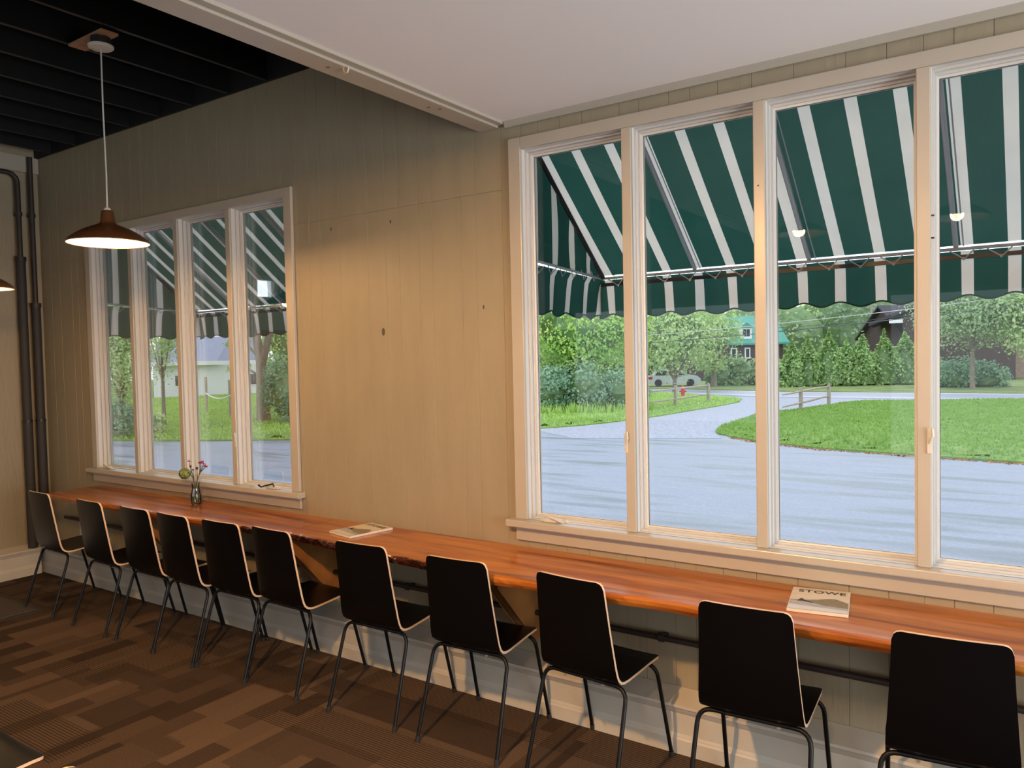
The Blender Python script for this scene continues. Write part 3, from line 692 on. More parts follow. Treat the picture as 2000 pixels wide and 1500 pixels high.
# ---------------------------------------------------------------- magazines, vase
def magazine(x, y, rz, label):
    root = empty('magazine', (x, y, HC + .0005), radians(rz)); tag(root, label, 'magazine', 'magazines on the counter')
    W, H, T = .205, .275, .011
    MB().box(-W / 2, W / 2, -H / 2, H / 2, 0, T).build('page_block', M['paper'], root, bevel=.0015)
    cv = MB().box(-W / 2, W / 2, -H / 2, H / 2, T, T + .0006).build('cover', pmat('cover_sky', (.66, .60, .48), .25, noise=(14, (.72, .68, .62)), stretch=(1, 4, 1)), root)
    z = T + .0008
    def flat(pts, zz, mat, nm): MB().prism(pts, zz, zz + .0003).build(nm, mat, cv)
    w2 = W / 2 - .003; hb = -H / 2
    flat([(-w2, hb + .03), (w2, hb + .03), (w2, hb + .125), (.055, hb + .165), (.03, hb + .160), (-.01, hb + .135), (-.05, hb + .118), (-w2, hb + .115)], z, pmat('cover_hill', (.13, .12, .085), .3, noise=(60, (.30, .27, .20)), stretch=(1, 3, 1)), 'printed_hills')
    flat([(-w2, hb + .03), (w2, hb + .03), (w2, hb + .06), (.02, hb + .07), (-.03, hb + .10), (-w2, hb + .105)], z + .0004, pmat('cover_mist', (.30, .33, .38), .3, noise=(50, (.50, .50, .52)), stretch=(1, 4, 1)), 'printed_valley')
    flat([(-w2, hb + .004), (w2, hb + .004), (w2, hb + .034), (0, hb + .044), (-w2, hb + .054)], z + .0008, pmat('cover_snow', (.62, .67, .72), .3), 'printed_snow')
    flat([(-.075, hb + .098), (-.066, hb + .128), (-.058, hb + .135), (-.052, hb + .12), (-.035, hb + .104), (-.015, hb + .094), (-.03, hb + .09), (-.055, hb + .102)], z + .0010, M['ink'], 'printed_rocks')
    fc = bpy.data.curves.new('title_text', 'FONT'); fc.body = 'STOWE'; fc.size = .047; fc.align_x = 'CENTER'; fc.extrude = .0002; fc.offset = .0008; fc.space_character = 1.08
    fo = bpy.data.objects.new('title_text', fc); col.objects.link(fo)
    me = bpy.data.meshes.new_from_object(fo.evaluated_get(bpy.context.evaluated_depsgraph_get()))
    bpy.data.objects.remove(fo, do_unlink=True)
    me.materials.clear(); me.materials.append(M['ink'])
    to = bpy.data.objects.new('title_text', me); col.objects.link(to); to.parent = cv; to.location = (.004, H / 2 - .056, z + .0004)
magazine(-3.125, -.165, -11, 'magazine lying further left on the counter, in front of the bare wall boards')
magazine(-.731, -.185, 9.2, 'magazine titled STOWE between the two rightmost chairs')

vx, vy = -4.70, -.125
vase = empty('glass_vase', (vx, vy, HC + .0005)); tag(vase, 'small clear glass vase on the counter before the left window', 'vase')
MB().lathe([(.001, .0), (.028, 0), (.032, .006), (.0345, .03), (.033, .06), (.028, .085), (.024, .105), (.0245, .125), (.028, .142), (.0262, .142), (.0225, .125), (.022, .105), (.026, .085), (.031, .06), (.0325, .03), (.030, .010), (.001, .009)], 28).build('vase_body', M['vase_glass'], vase, True)
MB().lathe([(.001, .0105), (.0285, .0105), (.0315, .03), (.031, .05), (.029, .07), (.001, .0701)], 24).build('water', glass_mat('vase_water', (.75, .80, .66), 1.33), vase, True)
def flower(name, label, pts, heads, kind):
    root = empty(name, (vx, vy, HC + .011)); tag(root, label, 'flower', 'cut flowers in the vase')
    for p in pts: MB().tube(p, [.0028] * (len(p) - 1) + [.0018], 7).build('stem', M['stem'], root, True)
    for c, s, k in heads:
        if k == 'pink':
            fb = MB(); rnd = random.Random(int(s * 1e5))
            for a in range(14):
                th = a * 2.4; el = rnd.uniform(-.1, 1.2); L_ = s * rnd.uniform(.8, 1.15)
                d = Vector((cos(th) * cos(el), sin(th) * cos(el), sin(el))); sd = Vector((-sin(th), cos(th), 0)); C = Vector(c)
                fb.add([C, C + d * L_ * .6 + sd * L_ * .28, C + d * L_, C + d * L_ * .6 - sd * L_ * .28], [(0, 1, 2, 3)])
            fb.build('blossom', M['petal'], root)
        elif k == 'bud': MB().ball(c, s, s, s * 1.2, 8).build('bud', M['bud_dark'], root, True)
        else:
            hb_ = MB(); rnd = random.Random(5); C = Vector(c)
            hb_.ball(c, s * .75, s * .7, s * .72, 12)
            for a in range(420):
                d = Vector((rnd.gauss(0, 1), rnd.gauss(0, 1), rnd.gauss(0, 1))).normalized()
                p = C + Vector((d.x * s, d.y * s * .9, d.z * s * .95)) * rnd.uniform(.78, 1.02)
                u = d.orthogonal().normalized(); w_ = d.cross(u); q = .006; an = rnd.random() * 3
                u, w_ = u * cos(an) + w_ * sin(an), w_ * cos(an) - u * sin(an); tl = d * rnd.uniform(-.002, .003)
                hb_.add([p - u * q - w_ * q, p + u * q - w_ * q + tl, p + u * q + w_ * q, p - u * q + w_ * q + tl], [(0, 1, 2, 3)])
            hb_.build('flower_head', M['hydrangea'], root)
flower('hydrangea_stem', 'pale green round hydrangea leaning left out of the vase', [[(.006, 0, .002), (-.006, .004, .10), (-.03, .0, .17), (-.06, -.01, .200), (-.085, -.012, .195)]], [((-.098, -.012, .190), .040, 'hyd')], 0)
flower('pink_flower_stem', 'left pink flower stem rising from the vase', [[(-.008, .004, .002), (-.002, .0, .10), (-.030, .004, .17), (-.058, .004, .235), (-.066, .004, .262)], [(-.020, .003, .15), (-.022, .0, .215)], [(-.045, .004, .205), (-.05, .0, .232)]],
       [((-.068, .004, .268), .018, 'pink'), ((-.022, 0, .219), .006, 'bud'), ((-.050, 0, .240), .008, 'bud')], 0)
flower('pink_flower_stem', 'right branching pink flower stem in the vase', [[(.010, -.004, .002), (.004, 0, .09), (.020, .0, .15), (.045, .002, .195), (.062, .004, .240), (.058, .004, .262)], [(.045, .002, .195), (.080, .002, .240), (.090, .004, .262)], [(.050, .003, .205), (.10, .0, .235), (.116, .0, .245)], [(.024, 0, .16), (.022, 0, .225)]],
       [((.052, .004, .262), .020, 'pink'), ((.072, .006, .270), .021, 'pink'), ((.092, .004, .262), .018, 'pink'), ((.108, 0, .246), .019, 'pink'), ((.128, 0, .244), .016, 'pink'), ((.022, 0, .232), .009, 'bud')], 0)

# ---------------------------------------------------------------- lamps
def pendant(x, y, zrim, label, block=True):
    root = empty('pendant_lamp', (x, y, zrim)); tag(root, label, 'lamp', 'bronze pendant lamps')
    k = .197
    prof_o = [(.197, -.002), (.199, .004), (.190, .018), (.160, .042), (.120, .066), (.080, .084), (.050, .096), (.040, .104), (.036, .115), (.033, .150), (.029, .166), (.022, .170), (.004, .171)]
    prof_i = [(.1955, .001), (.187, .015), (.157, .038), (.117, .062), (.078, .080), (.048, .091), (.032, .100), (.001, .101)]
    sh = MB().lathe(prof_o, 48).lathe([(.197, -.002), (.1955, .001)], 48); so = sh.build('lamp_shade', M['shade_out'], root, True)
    MB().lathe(prof_i, 48).build('shade_lining', M['shade_in'], so, True)
    MB().lathe([(.001, .172), (.016, .172), (.018, .176), (.012, .184), (.003, .186)], 20).build('cord_grip', M['white_plastic'], root, True)
    MB().ball((0, 0, .024), .030, .030, .034, 18).lathe([(.014, .05), (.014, .098)], 14).build('bulb', M['bulb'], root, True)
    zt = 3.35 - zrim
    MB().tube([(0, 0, .18), (.004, 0, zt * .35), (-.003, 0, zt * .7), (0, 0, zt)], .0042, 8).build('cord', M['cord'], root, True)
    MB().lathe([(.001, zt - .002), (.056, zt), (.062, zt + .006), (.062, zt + .014), (.001, zt + .015)], 32).build('canopy', M['white_plastic'], root, True)
    MB().lathe([(.005, zt - .0035), (.001, zt - .004)], 10, c=(-.03, -.028, 0)).build('canopy_screw', M['darksteel'], root)
    if block:
        MB().lathe([(.050, zt + .016), (.050, zt + .055)], 8, closed=True).build('junction_box', M['rubber'], root)
        MB().box(-.238, .09, -.045, .045, zt + .056, zt + .068).build('mounting_board', M['plyblock'], root)
pendant(LAMP1[0], LAMP1[1], 2.345, 'lit bronze pendant lamp hanging in front of the left window')
pendant(LAMP2[0], LAMP2[1], 2.19, 'second pendant lamp, only its rim showing at the left photo edge')
bulb_light('pendant_bulb_light', (LAMP2[0], LAMP2[1], 2.212), 30, WARM)
LB = ('nearest the last pane', 'in the middle', 'nearest the beam')
for i, (x, y, z, p) in enumerate(CEIL_BULBS):
    root = empty('ceiling_lamp', (x, y, z - .02)); tag(root, 'bronze ceiling lamp %s, reflected in the window' % ('nearest the beam', 'in the middle of its row', 'nearest the right wall')[i], 'lamp', 'bronze lamps on the white ceiling')
    zt = ZR - z + .02
    so = MB().lathe([(.197, -.002), (.199, .004), (.190, .018), (.160, .042), (.120, .066), (.080, .084), (.050, .096), (.040, .104), (.036, .115), (.033, .150), (.004, .152)], 40).lathe([(.197, -.002), (.1955, .001)], 40).build('lamp_shade', M['shade_out'], root, True)
    MB().lathe([(.1955, .001), (.187, .015), (.157, .038), (.117, .062), (.078, .080), (.048, .091), (.032, .100), (.001, .101)], 40).build('shade_lining', M['shade_in'], so, True)
    MB().ball((0, 0, .022), .030, .030, .034, 16).lathe([(.014, .05), (.014, .098)], 14).build('bulb', M['bulb'], root, True)
    MB().tube([(0, 0, .15), (0, 0, zt - .02)], .012, 12).build('lamp_stem', M['shade_out'], root, True)
    MB().lathe([(.001, zt - .022), (.055, zt - .020), (.060, zt - .010), (.060, zt - .001), (.001, zt - .001)], 28).build('canopy', M['white_plastic'], root, True)

# door mat at the left
root = empty('door_mat', (-6.335, -1.10, .0005)); tag(root, 'grey door mat with dark border on the carpet at the left edge', 'mat')
MB().box(-.52, .52, -.52, .52, 0, .006).build('mat_border', M['mat_edge'], root, bevel=.003)
MB().box(-.47, .47, -.47, .47, .006, .010).build('mat_pile', M['mat_grey'], root)

# ---------------------------------------------------------------- awnings
def awning(dx, label):
    root = empty('awning', (-2.20 + dx, 0, 0)); tag(root, label, 'awning', 'striped window awnings')
    Wd = 2.42; ya, yb = .13, .945; za = 2.155 + .8146 * (yb - ya); zb = 2.160
    def zr(y): return za + (zb - za) * (y - ya) / (yb - ya)
    m_ = MB(); nx, ny = 52, 14; v = []; fs = []
    for i in range(nx + 1):
        for j in range(ny + 1):
            x = Wd * i / nx; t = j / ny; y = ya + (yb - ya) * t
            sag = -.010 * sin(pi * t) * (.6 + .4 * sin(x * 10.4)); v.append((x, y, zr(y) + .012 + sag))
    for i in range(nx):
        for j in range(ny): a = i * (ny + 1) + j; fs.append((a, a + 1, a + ny + 2, a + ny + 1))
    m_.add(v, fs); m_.build('canopy_fabric', M['fab_x'], root, True, angle=0)
    for xs_ in (0.0, Wd):
        s = MB(); n = 16; v = []; fs = []
        for i in range(n + 1):
            y = ya + (yb - ya) * i / n; wob = .010 * sin(i * 1.3) * (1 if xs_ == 0 else -1)
            zl = 2.20 + (2.155 - 2.20) * i / n
            for q in range(6):
                z = zl + (zr(y) + .01 - zl) * q / 5; v.append((xs_ + wob * sin(pi * q / 5), y, z))
        for i in range(n):
            for q in range(5): a = i * 6 + q; fs.append((a, a + 1, a + 7, a + 6))
        s.add(v, fs); s.build('side_fabric', M['fab_y'], root, True, angle=0)
    # valances with a scalloped hem
    def valance(p0, p1, mat, out, ph, L0):
        s = MB(); hm = MB(); n = 150 if L0 > 1 else 60; v = []; fs = []; hem = []
        d = (Vector(p1) - Vector(p0)); L_ = d.length; d.normalize(); per = .1825 if L0 > 1 else .19
        for i in range(n + 1):
            t = L_ * i / n; c = Vector(p0) + d * t
            zt_ = p0[2] + (p1[2] - p0[2]) * i / n
            bot = 1.945 - .012 * (1 - cos(2 * pi * (t - ph) / per)) + (.004 * sin(t * 7))
            for q in range(6):
                f_ = q / 5; bulge = .012 * sin(t * 17 + 1) * f_ + .010 * sin(t * 41) * f_ * .6
                if q == 0: off = -.004
                elif q == 1: off = .018
                else: off = .018 + .004 * q
                pos = c + Vector(out) * (off + bulge); z = zt_ - .02 - (zt_ - .02 - bot) * (0, .16, .4, .62, .84, 1)[q]
                v.append((pos.x, pos.y, z))
            hem.append((pos.x, pos.y, bot))
        for i in range(n):
            for q in range(5): a = i * 6 + q; fs.append((a, a + 1, a + 7, a + 6))
        s.add(v, fs); o = s.build('valance', mat, root, True, angle=0)
        hm.tube(hem, .0042, 6).build('hem_piping', M['piping'], o, True)
    valance((-.045, yb, 2.165), (Wd + .045, yb, 2.165), M['fab_x'], (0, 1, 0), .088, 2.4)
    valance((0, ya, 2.20), (0, yb + .05, 2.165), M['fab_y'], (-1, 0, 0), .027 - ya + .19, .8)
    valance((Wd, ya, 2.20), (Wd, yb + .05, 2.165), M['fab_y'], (1, 0, 0), .027 - ya + .19, .8)
    # frame
    MB().tube([(.012, yb - .035, 2.152), (Wd - .012, yb - .035, 2.152)], .0075, 8).build('front_rail', M['steel'], root, True)
    for xs_ in (.014, Wd - .014):
        MB().tube([(xs_, ya, 2.197), (xs_, yb - .035, 2.152)], .0075, 8).build('side_rail', M['steel'], root, True)
    for xs_ in (.030, Wd - .030):
        MB().tube([(xs_, ya, za - .022), (xs_, yb - .045, zb - .004)], .0125, 8).build('rafter', M['darksteel'], root, True)
    for xs_ in (.585, 1.184, 1.826):
        MB().tube([(xs_, ya, za - .020), (xs_, yb - .03, zb + .004)], .0115, 8).tube([(xs_ + .03, ya, za - .014), (xs_ + .03, yb - .03, zb + .006)], .003, 6).build('rafter', M['steel'], root, True)
    lc = MB(); x = .05; k = 0
    while x < Wd - .1:
        lc.tube([(x, yb - .03, 2.150), (x + .055, yb - .012, 2.112), (x + .066, yb - .012, 2.112), (x + .105, yb - .03, 2.150)], .0028, 5)
        lc.tube([(x + .060, yb - .010, 2.116), (x + .060, yb - .010, 2.103)], .006, 6); x += .1455
    y = ya + .06
    while y < yb - .1:
        lc.tube([(.014, y, 2.185), (.004, y + .045, 2.135), (.014, y + .09, 2.175)], .0028, 5); y += .12
    lc.build('lacing', M['steel'], root)
    MB().box(0, Wd, yb - .012, yb - .004, 2.108, 2.128).build('lacing_strip', M['darksteel'], root)
    return root
awning(0, 'green and white striped awning outside the large right window')
awning(WOFF, 'green and white striped awning outside the left window')

# ---------------------------------------------------------------- outdoors
G = -1.2
def hor(px): return 743.8 - .02142 * (px + 1216)
def at(px, D):
    u = (px - 1000) / FPX
    return (CAM.x + D * (-.5635 + .8261 * u), CAM.y + D * (.8261 + .5635 * u))
def zat(px, py, D): return CAM.z + D * (hor(px) - py) / FPX

def poly(pts, z0, z1, name, mat, label=None, kind='structure', bumpy=0):
    o = MB().prism(pts, z0, z1).build(name, mat)
    o['kind'] = kind
    if label: o['label'] = label
    return o
struct(MB().box(-140, 110, .12, 190, G - .3, G).build('ground', M['asphalt']), 'wet grey asphalt parking lot')
lawnL = [(-75, -3), (-45, 5.5), (-29.3, 12.5), (-25.7, 14.1), (-22.8, 15.7), (-19, 19), (-16.4, 22.8), (-15.6, 24.3), (-15.1, 26), (-14.8, 27.8), (-14.5, 29.6), (-14.4, 32.5), (-14.2, 36.7), (-14.2, 40.5), (-15, 43.5), (-17, 45.6), (-20, 47), (-25, 48.5), (-60, 56), (-135, 75), (-135, -3)]
lawnR = [(-9.95, 24.7), (-10.3, 26.2), (-10.45, 28), (-10.7, 31.8), (-10.1, 33.9), (-9.3, 38.1), (-8.5, 40.4), (-7.4, 42), (-5.5, 42.6), (-4.2, 43), (-.7, 44.5), (20, 45.2), (60, 45.2), (60, 14), (12, 17.2), (4, 18.6), (-.4, 19.6), (-2.9, 20.1), (-5.4, 20.6), (-7.3, 21.6), (-8.7, 22.7), (-9.6, 23.7)]
gr = [(-16.6, 22.4), (-13.5, 20.3), (-8.9, 22.2), (-9.9, 24.4), (-10.5, 28), (-10.8, 31.8), (-10.2, 33.9), (-9.4, 38.1), (-8.6, 40.5), (-7.4, 42.2), (-5.5, 42.9), (-4, 45.8), (-16, 45.8), (-14.3, 41), (-14.5, 32.5), (-15, 27.4)]
poly(gr, G, G + .012, 'driveway', M['gravel'], 'pale gravel drive between the two lawns')
poly([(-135, 76), (-60, 58), (-24.7, 50.2), (-18.9, 48.2), (-14, 46.2), (-6, 45.9), (60, 46), (110, 46), (110, 52.2), (-6, 52.4), (-15, 52.6), (-26, 55.6), (-60, 63), (-135, 82)], G, G + .02, 'road', M['road'], 'grey road beyond the lawns')
for nm, a in (('road_edge_line', [(-60, 62.2), (-26, 54.9), (-15, 51.9), (-6, 51.7), (100, 51.5)]), ('road_edge_line', [(-60, 58.6), (-24.7, 50.9), (-18.9, 48.9), (-14, 46.9), (-6, 46.6), (100, 46.7)])):
    m_ = MB()
    for (x0, y0), (x1, y1) in zip(a[:-1], a[1:]): m_.prism([(x0, y0), (x1, y1), (x1, y1 + .35), (x0, y0 + .35)], G + .021, G + .028)
    struct(m_.build(nm, M['roadline']))

def inpoly(x, y, P):
    c = False; j = len(P) - 1
    for i in range(len(P)):
        if (P[i][1] > y) != (P[j][1] > y) and x < (P[j][0] - P[i][0]) * (y - P[i][1]) / (P[j][1] - P[i][1]) + P[i][0]: c = not c
        j = i
    return c
def edge_dist(x, y, P):
    d = 1e9
    for (ax, ay), (bx, by) in zip(P, P[1:] + P[:1]):
        dx, dy = bx - ax, by - ay; t = max(0, min(1, ((x - ax) * dx + (y - ay) * dy) / (dx * dx + dy * dy))); d = min(d, sqrt((x - ax - t * dx) ** 2 + (y - ay - t * dy) ** 2))
    return d
mx_, my_ = at(1712, 46)
def hR(x, y): return .16 + .42 * math.exp(-((x - mx_ - .3) ** 2 / 3.0 + (y - my_ + .6) ** 2 / 2.5)) + .05 * sin(x * .7) * cos(y * .5)
def hL(x, y): return .14 + .05 * sin(x * .5) * cos(y * .4)
def lawn(P, name, label, hfun, region, n, tall=None, mat='grass'):
    base = MB().prism(P, G, G + .05).build(name, M[mat]); tag(base, label, 'grass', kind='stuff')
    x0, x1, y0, y1 = region; rnd = random.Random(11)
    # rolling turf surface: a grid clipped to the outline, dropping to the kerb at its edge
    st = .55; nx = int((x1 - x0) / st); ny = int((y1 - y0) / st); idx = {}; v = []; fs = []
    for i in range(nx + 1):
        for j in range(ny + 1):
            x = x0 + i * st; y = y0 + j * st
            if inpoly(x, y, P):
                d = min(1, edge_dist(x, y, P) / 1.4); idx[i, j] = len(v); v.append((x, y, G + .045 + hfun(x, y) * sin(d * pi / 2) - .16 * max(0, 1 - d * 1.4 / .75)))
    for i in range(nx):
        for j in range(ny):
            k = [(i, j), (i + 1, j), (i + 1, j + 1), (i, j + 1)]
            if all(q in idx for q in k): fs.append(tuple(idx[q] for q in k))
    MB().add(v, fs).build('turf', M[mat], base, True, angle=0)
    # blades
    v = []; fs = []
    for _ in range(n):
        x = rnd.uniform(x0, x1); y = rnd.uniform(y0, y1)
        dist = sqrt((x - CAM.x) ** 2 + (y - CAM.y) ** 2)
        if not inpoly(x, y, P): continue
        d = min(1, edge_dist(x, y, P) / 1.4); z = G + .045 + hfun(x, y) * sin(d * pi / 2) - .10 * max(0, 1 - d * 1.4 / .9)
        z = max(z, G + .045)
        hgt = rnd.uniform(.05, .11); w_ = .012 + dist * .0009
        if tall and tall(x, y): hgt *= rnd.uniform(3, 6); w_ *= 1.3
        a = rnd.uniform(0, pi); lx, ly = rnd.uniform(-.4, .4) * hgt, rnd.uniform(-.4, .4) * hgt
        k = len(v); v += [(x - w_ * cos(a), y - w_ * sin(a), z - .02), (x + w_ * cos(a), y + w_ * sin(a), z - .02), (x + lx, y + ly, z + hgt)]; fs.append((k, k + 1, k + 2))
    b_ = MB().add(v, fs).build('grass_blades', M['grass_tall' if tall else 'grass'], base); b_['kind'] = 'stuff'
lawn(lawnR, 'front_lawn', 'bright green lawn seen through the right panes, with a low mound', hR, (-11, 14, 17, 46), 60000)
def tallL(x, y): return (x + 20.5) ** 2 / 22 + (y - 31.5) ** 2 / 14 < 1
lawn(lawnL, 'side_lawn', 'green lawn left of the gravel drive, running behind the left window', hL, (-58, -13.5, 6, 50), 90000, tallL)
vg = poly([(-135, 82.3), (-60, 63.6), (-26, 56), (-15, 53), (-6, 52.7), (110, 52.5), (110, 185), (-135, 185)], G, G + .06, 'roadside_verge', M['verge'], 'grass verge behind the road', 'stuff'); vg['category'] = 'grass'
# fallen leaves along the kerb of the right lawn
v = []; fs = []; rnd = random.Random(4)
kerb = [(-8.7, 22.6), (-7.3, 21.5), (-5.4, 20.5), (-2.9, 20.0), (-.4, 19.5), (4, 18.5)]
for _ in range(900):
    i = rnd.randrange(len(kerb) - 1); t = rnd.random(); x = kerb[i][0] + (kerb[i + 1][0] - kerb[i][0]) * t; y = kerb[i][1] + (kerb[i + 1][1] - kerb[i][1]) * t - abs(rnd.gauss(0, .12))
    s = rnd.uniform(.02, .05); a = rnd.uniform(0, 6); z = G + .006; k = len(v)
    v += [(x + s * cos(a), y + s * sin(a), z), (x - s * sin(a), y + s * cos(a), z + .02), (x - s * cos(a), y - s * sin(a), z + .004)]; fs.append((k, k + 1, k + 2))
o = MB().add(v, fs).build('fallen_leaves', pmat('brown_fallen_leaves', (.42, .16, .06), .8)); tag(o, 'brown fallen leaves along the edge of the right lawn', 'leaves', kind='stuff')

# trees: crown of many small leaves grouped in clumps, trunk with branches
def leaves(mb, c, rad, n, size, seed, cone=False, m=0):
    rnd = random.Random(seed); cx, cy, cz = c; rx, ry, rz = rad
    clumps = []
    for _ in range(max(10, n // 110)):
        d = Vector((rnd.gauss(0, 1), rnd.gauss(0, 1), rnd.gauss(0, 1))).normalized(); q = rnd.uniform(.35, .98)
        clumps.append(Vector((d.x * q, d.y * q, d.z * q)))
    for _ in range(n):
        cl = clumps[rnd.randrange(len(clumps))]; s = .26
        p = cl + Vector((rnd.gauss(0, s), rnd.gauss(0, s), rnd.gauss(0, s * .6)))
        if p.length > 1.12: p = p.normalized() * rnd.uniform(.9, 1.12)
        if cone:
            t = (p.z + 1) / 2; k = max(.06, 1.02 - t ** 1.6) if t > .12 else .85; p = Vector((p.x * k, p.y * k, p.z))
        P = Vector((cx + p.x * rx, cy + p.y * ry, cz + p.z * rz))
        nrm = (Vector((p.x, p.y, p.z + .35)) + Vector((rnd.gauss(0, .5), rnd.gauss(0, .5), rnd.gauss(0, .5)))).normalized()
        u = nrm.orthogonal().normalized(); w_ = nrm.cross(u); a = rnd.random() * 6.28
        u, w_ = u * cos(a) + w_ * sin(a), w_ * cos(a) - u * sin(a); q = size * rnd.uniform(.6, 1.25)
        k = len(mb.v)
        mb.v += [tuple(P - u * q), tuple(P - w_ * q * .55), tuple(P + u * q), tuple(P + w_ * q * .55)]; mb.f.append((k, k + 1, k + 2, k + 3)); mb.m.append(m)
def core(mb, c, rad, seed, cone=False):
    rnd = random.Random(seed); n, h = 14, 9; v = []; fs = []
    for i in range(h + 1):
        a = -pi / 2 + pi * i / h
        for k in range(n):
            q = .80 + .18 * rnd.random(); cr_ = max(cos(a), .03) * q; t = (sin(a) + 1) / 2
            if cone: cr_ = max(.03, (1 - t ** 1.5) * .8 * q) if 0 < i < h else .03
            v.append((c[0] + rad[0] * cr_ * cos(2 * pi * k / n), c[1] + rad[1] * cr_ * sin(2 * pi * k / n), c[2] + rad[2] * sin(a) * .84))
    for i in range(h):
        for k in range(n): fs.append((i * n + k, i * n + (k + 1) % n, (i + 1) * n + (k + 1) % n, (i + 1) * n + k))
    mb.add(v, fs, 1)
sd = [100]
def tree(name, label, cat, px, D, top, bot, wpx, mat, n=2600, size=None, trunk=True, group=None, solid=.75, cone=False, lean=0, tr=None, ground=None):
    sd[0] += 1; x, y = at(px, D); z1 = zat(px, top, D); z0 = zat(px, bot, D); r = wpx / 2 * D / FPX
    gz = G if ground is None else ground
    root = empty(name, (x, y, gz)); tag(root, label, cat, group)
    m_ = MB(); c = (0, 0, (z0 + z1) / 2 - gz); rad = (r, r * .85, (z1 - z0) / 2)
    size = size or .0026 * D
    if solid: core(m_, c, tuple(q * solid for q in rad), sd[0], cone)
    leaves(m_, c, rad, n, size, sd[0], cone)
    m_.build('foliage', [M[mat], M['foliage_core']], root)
    if trunk:
        t = MB(); tw = tr or max(.10, r * .07); h = z0 - gz
        t.tube([(0, 0, 0), (lean * .3, 0, max(h * .5, .2)), (lean * .6, 0, h + .4), (lean, 0, (z1 - z0) * .45 + h)], [tw * 1.3, tw, tw * .8, tw * .3], 9)
        for a in range(4):
            an = a * 1.7 + sd[0]; t.tube([(lean * .5, 0, h + .1), (r * .35 * cos(an), r * .35 * sin(an), h + (z1 - z0) * .3), (r * .6 * cos(an), r * .6 * sin(an), h + (z1 - z0) * .55)], [tw * .6, tw * .4, tw * .15], 6)
        t.build('trunk', M['trunk'], root, True)
    return root
# behind the big window, left to right
tree('maple_tree', 'yellow green maple tree filling the first pane of the big window', 'tree', 1140, 42, 520, 745, 250, 'leaf_maple', 9000, size=.11)
for i, (px, top, w_, lab) in enumerate(((1072, 712, 100, 'bluish shrub furthest left below the yellow green maple'), (1142, 700, 110, 'bluish shrub in the middle below the maple'), (1212, 712, 110, 'bluish shrub right below the maple, by the first mullion'))):
    tree('shrub', lab, 'bush', px, 38.5, top, 812, w_, 'leaf_bush', 3200, size=.09, trunk=False, group='shrubs below the maple')
tree('roadside_tree', 'light green tree over the parked silver car', 'tree', 1318, 58, 545, 746, 190, 'leaf_light', 7000, size=.15, tr=.16, solid=.6)
tree('roadside_tree', 'light green tree partly behind the first mullion of the big window', 'tree', 1235, 62, 540, 735, 170, 'leaf_light', 5000, size=.16, solid=.6)
tree('roadside_tree', 'yellowish tree left of the teal roofed house', 'tree', 1395, 64, 590, 725, 110, 'leaf_light', 3200, size=.15, tr=.22, solid=.5)
for i, (px, top, w_, lab) in enumerate(((1408, 700, 60, 'small dark shrub right of the fence post pair'), (1448, 690, 70, 'dark shrub below the teal roof'), (1490, 700, 70, 'dark shrub beside the conifer hedge start'))):
    tree('shrub', lab, 'bush', px, 66, top, 768, w_, 'leaf_mid', 1700, size=.16, trunk=False, group='shrubs across the road')
hedge = [(1512, 690, 46), (1549, 669, 46), (1579, 663, 42), (1620, 651, 56), (1653, 664, 44), (1686, 653, 56), (1728, 651, 56), (1768, 650, 58), (1806, 656, 56)]
names_ = ['shortest, first', 'second', 'third', 'fourth, broad', 'fifth, lower', 'sixth, tall', 'seventh, tall', 'eighth, tall', 'last']
for (px, top, w_), nm in zip(hedge, names_):
    tree('cedar_tree', 'conical green cedar across the road, %s from the left in the hedge' % nm, 'tree', px, 61, top - 6, 772, w_ * 1.6, 'leaf_cedar', 3400, size=.13, trunk=False, group='cedar hedge across the road', cone=True, solid=.8)
for px, D, top, w_, mt, lab in ((1470, 92, 560, 150, 'leaf_mid', 'green tree rising behind the teal roofed house'), (1545, 88, 568, 130, 'leaf_mid', 'round tree behind the left end of the cedar hedge'), (1610, 96, 545, 130, 'leaf_light', 'tree with reddish tints behind the middle of the cedar hedge'), (1665, 90, 540, 120, 'leaf_dark', 'dark tree behind the cedars beside the utility pole'), (1725, 94, 530, 130, 'leaf_dark', 'dark tree left of the brown house gable'), (1790, 98, 520, 140, 'leaf_mid', 'tree standing behind the brown house roof'),
                              (1350, 96, 560, 150, 'leaf_mid', 'tree far behind the parked car'), (1250, 96, 550, 170, 'leaf_mid', 'far tree behind the first mullion of the big window'), (1150, 90, 560, 170, 'leaf_dark', 'dark tree far behind the maple'), (1060, 90, 560, 170, 'leaf_dark', 'dark tree far behind the maple, furthest left')):
    tree('background_tree', lab, 'tree', px, D, top, 775, w_ * 1.25, mt, 3200, size=.26, trunk=False, group='trees in the far background', solid=.85)
tree('overhanging_tree', 'large grey green tree in front of the brown house in the last pane', 'tree', 1900, 52, 500, 688, 230, 'leaf_mid', 8500, size=.12, tr=.14, solid=.55)
tree('overhanging_tree', 'large tree at the right edge of the photo over the brown house', 'tree', 2020, 50, 500, 700, 190, 'leaf_light', 6000, size=.12, tr=.14, solid=.5)
for px, top, w_, lab in ((1862, 690, 90, 'dark rounded shrub left below the big window last pane tree'), (1920, 702, 90, 'dark rounded shrub right before the brown house wall')):
    tree('shrub', lab, 'bush', px, 55, top, 776, w_, 'leaf_bush', 2800, size=.12, trunk=False, group='shrubs before the brown house')

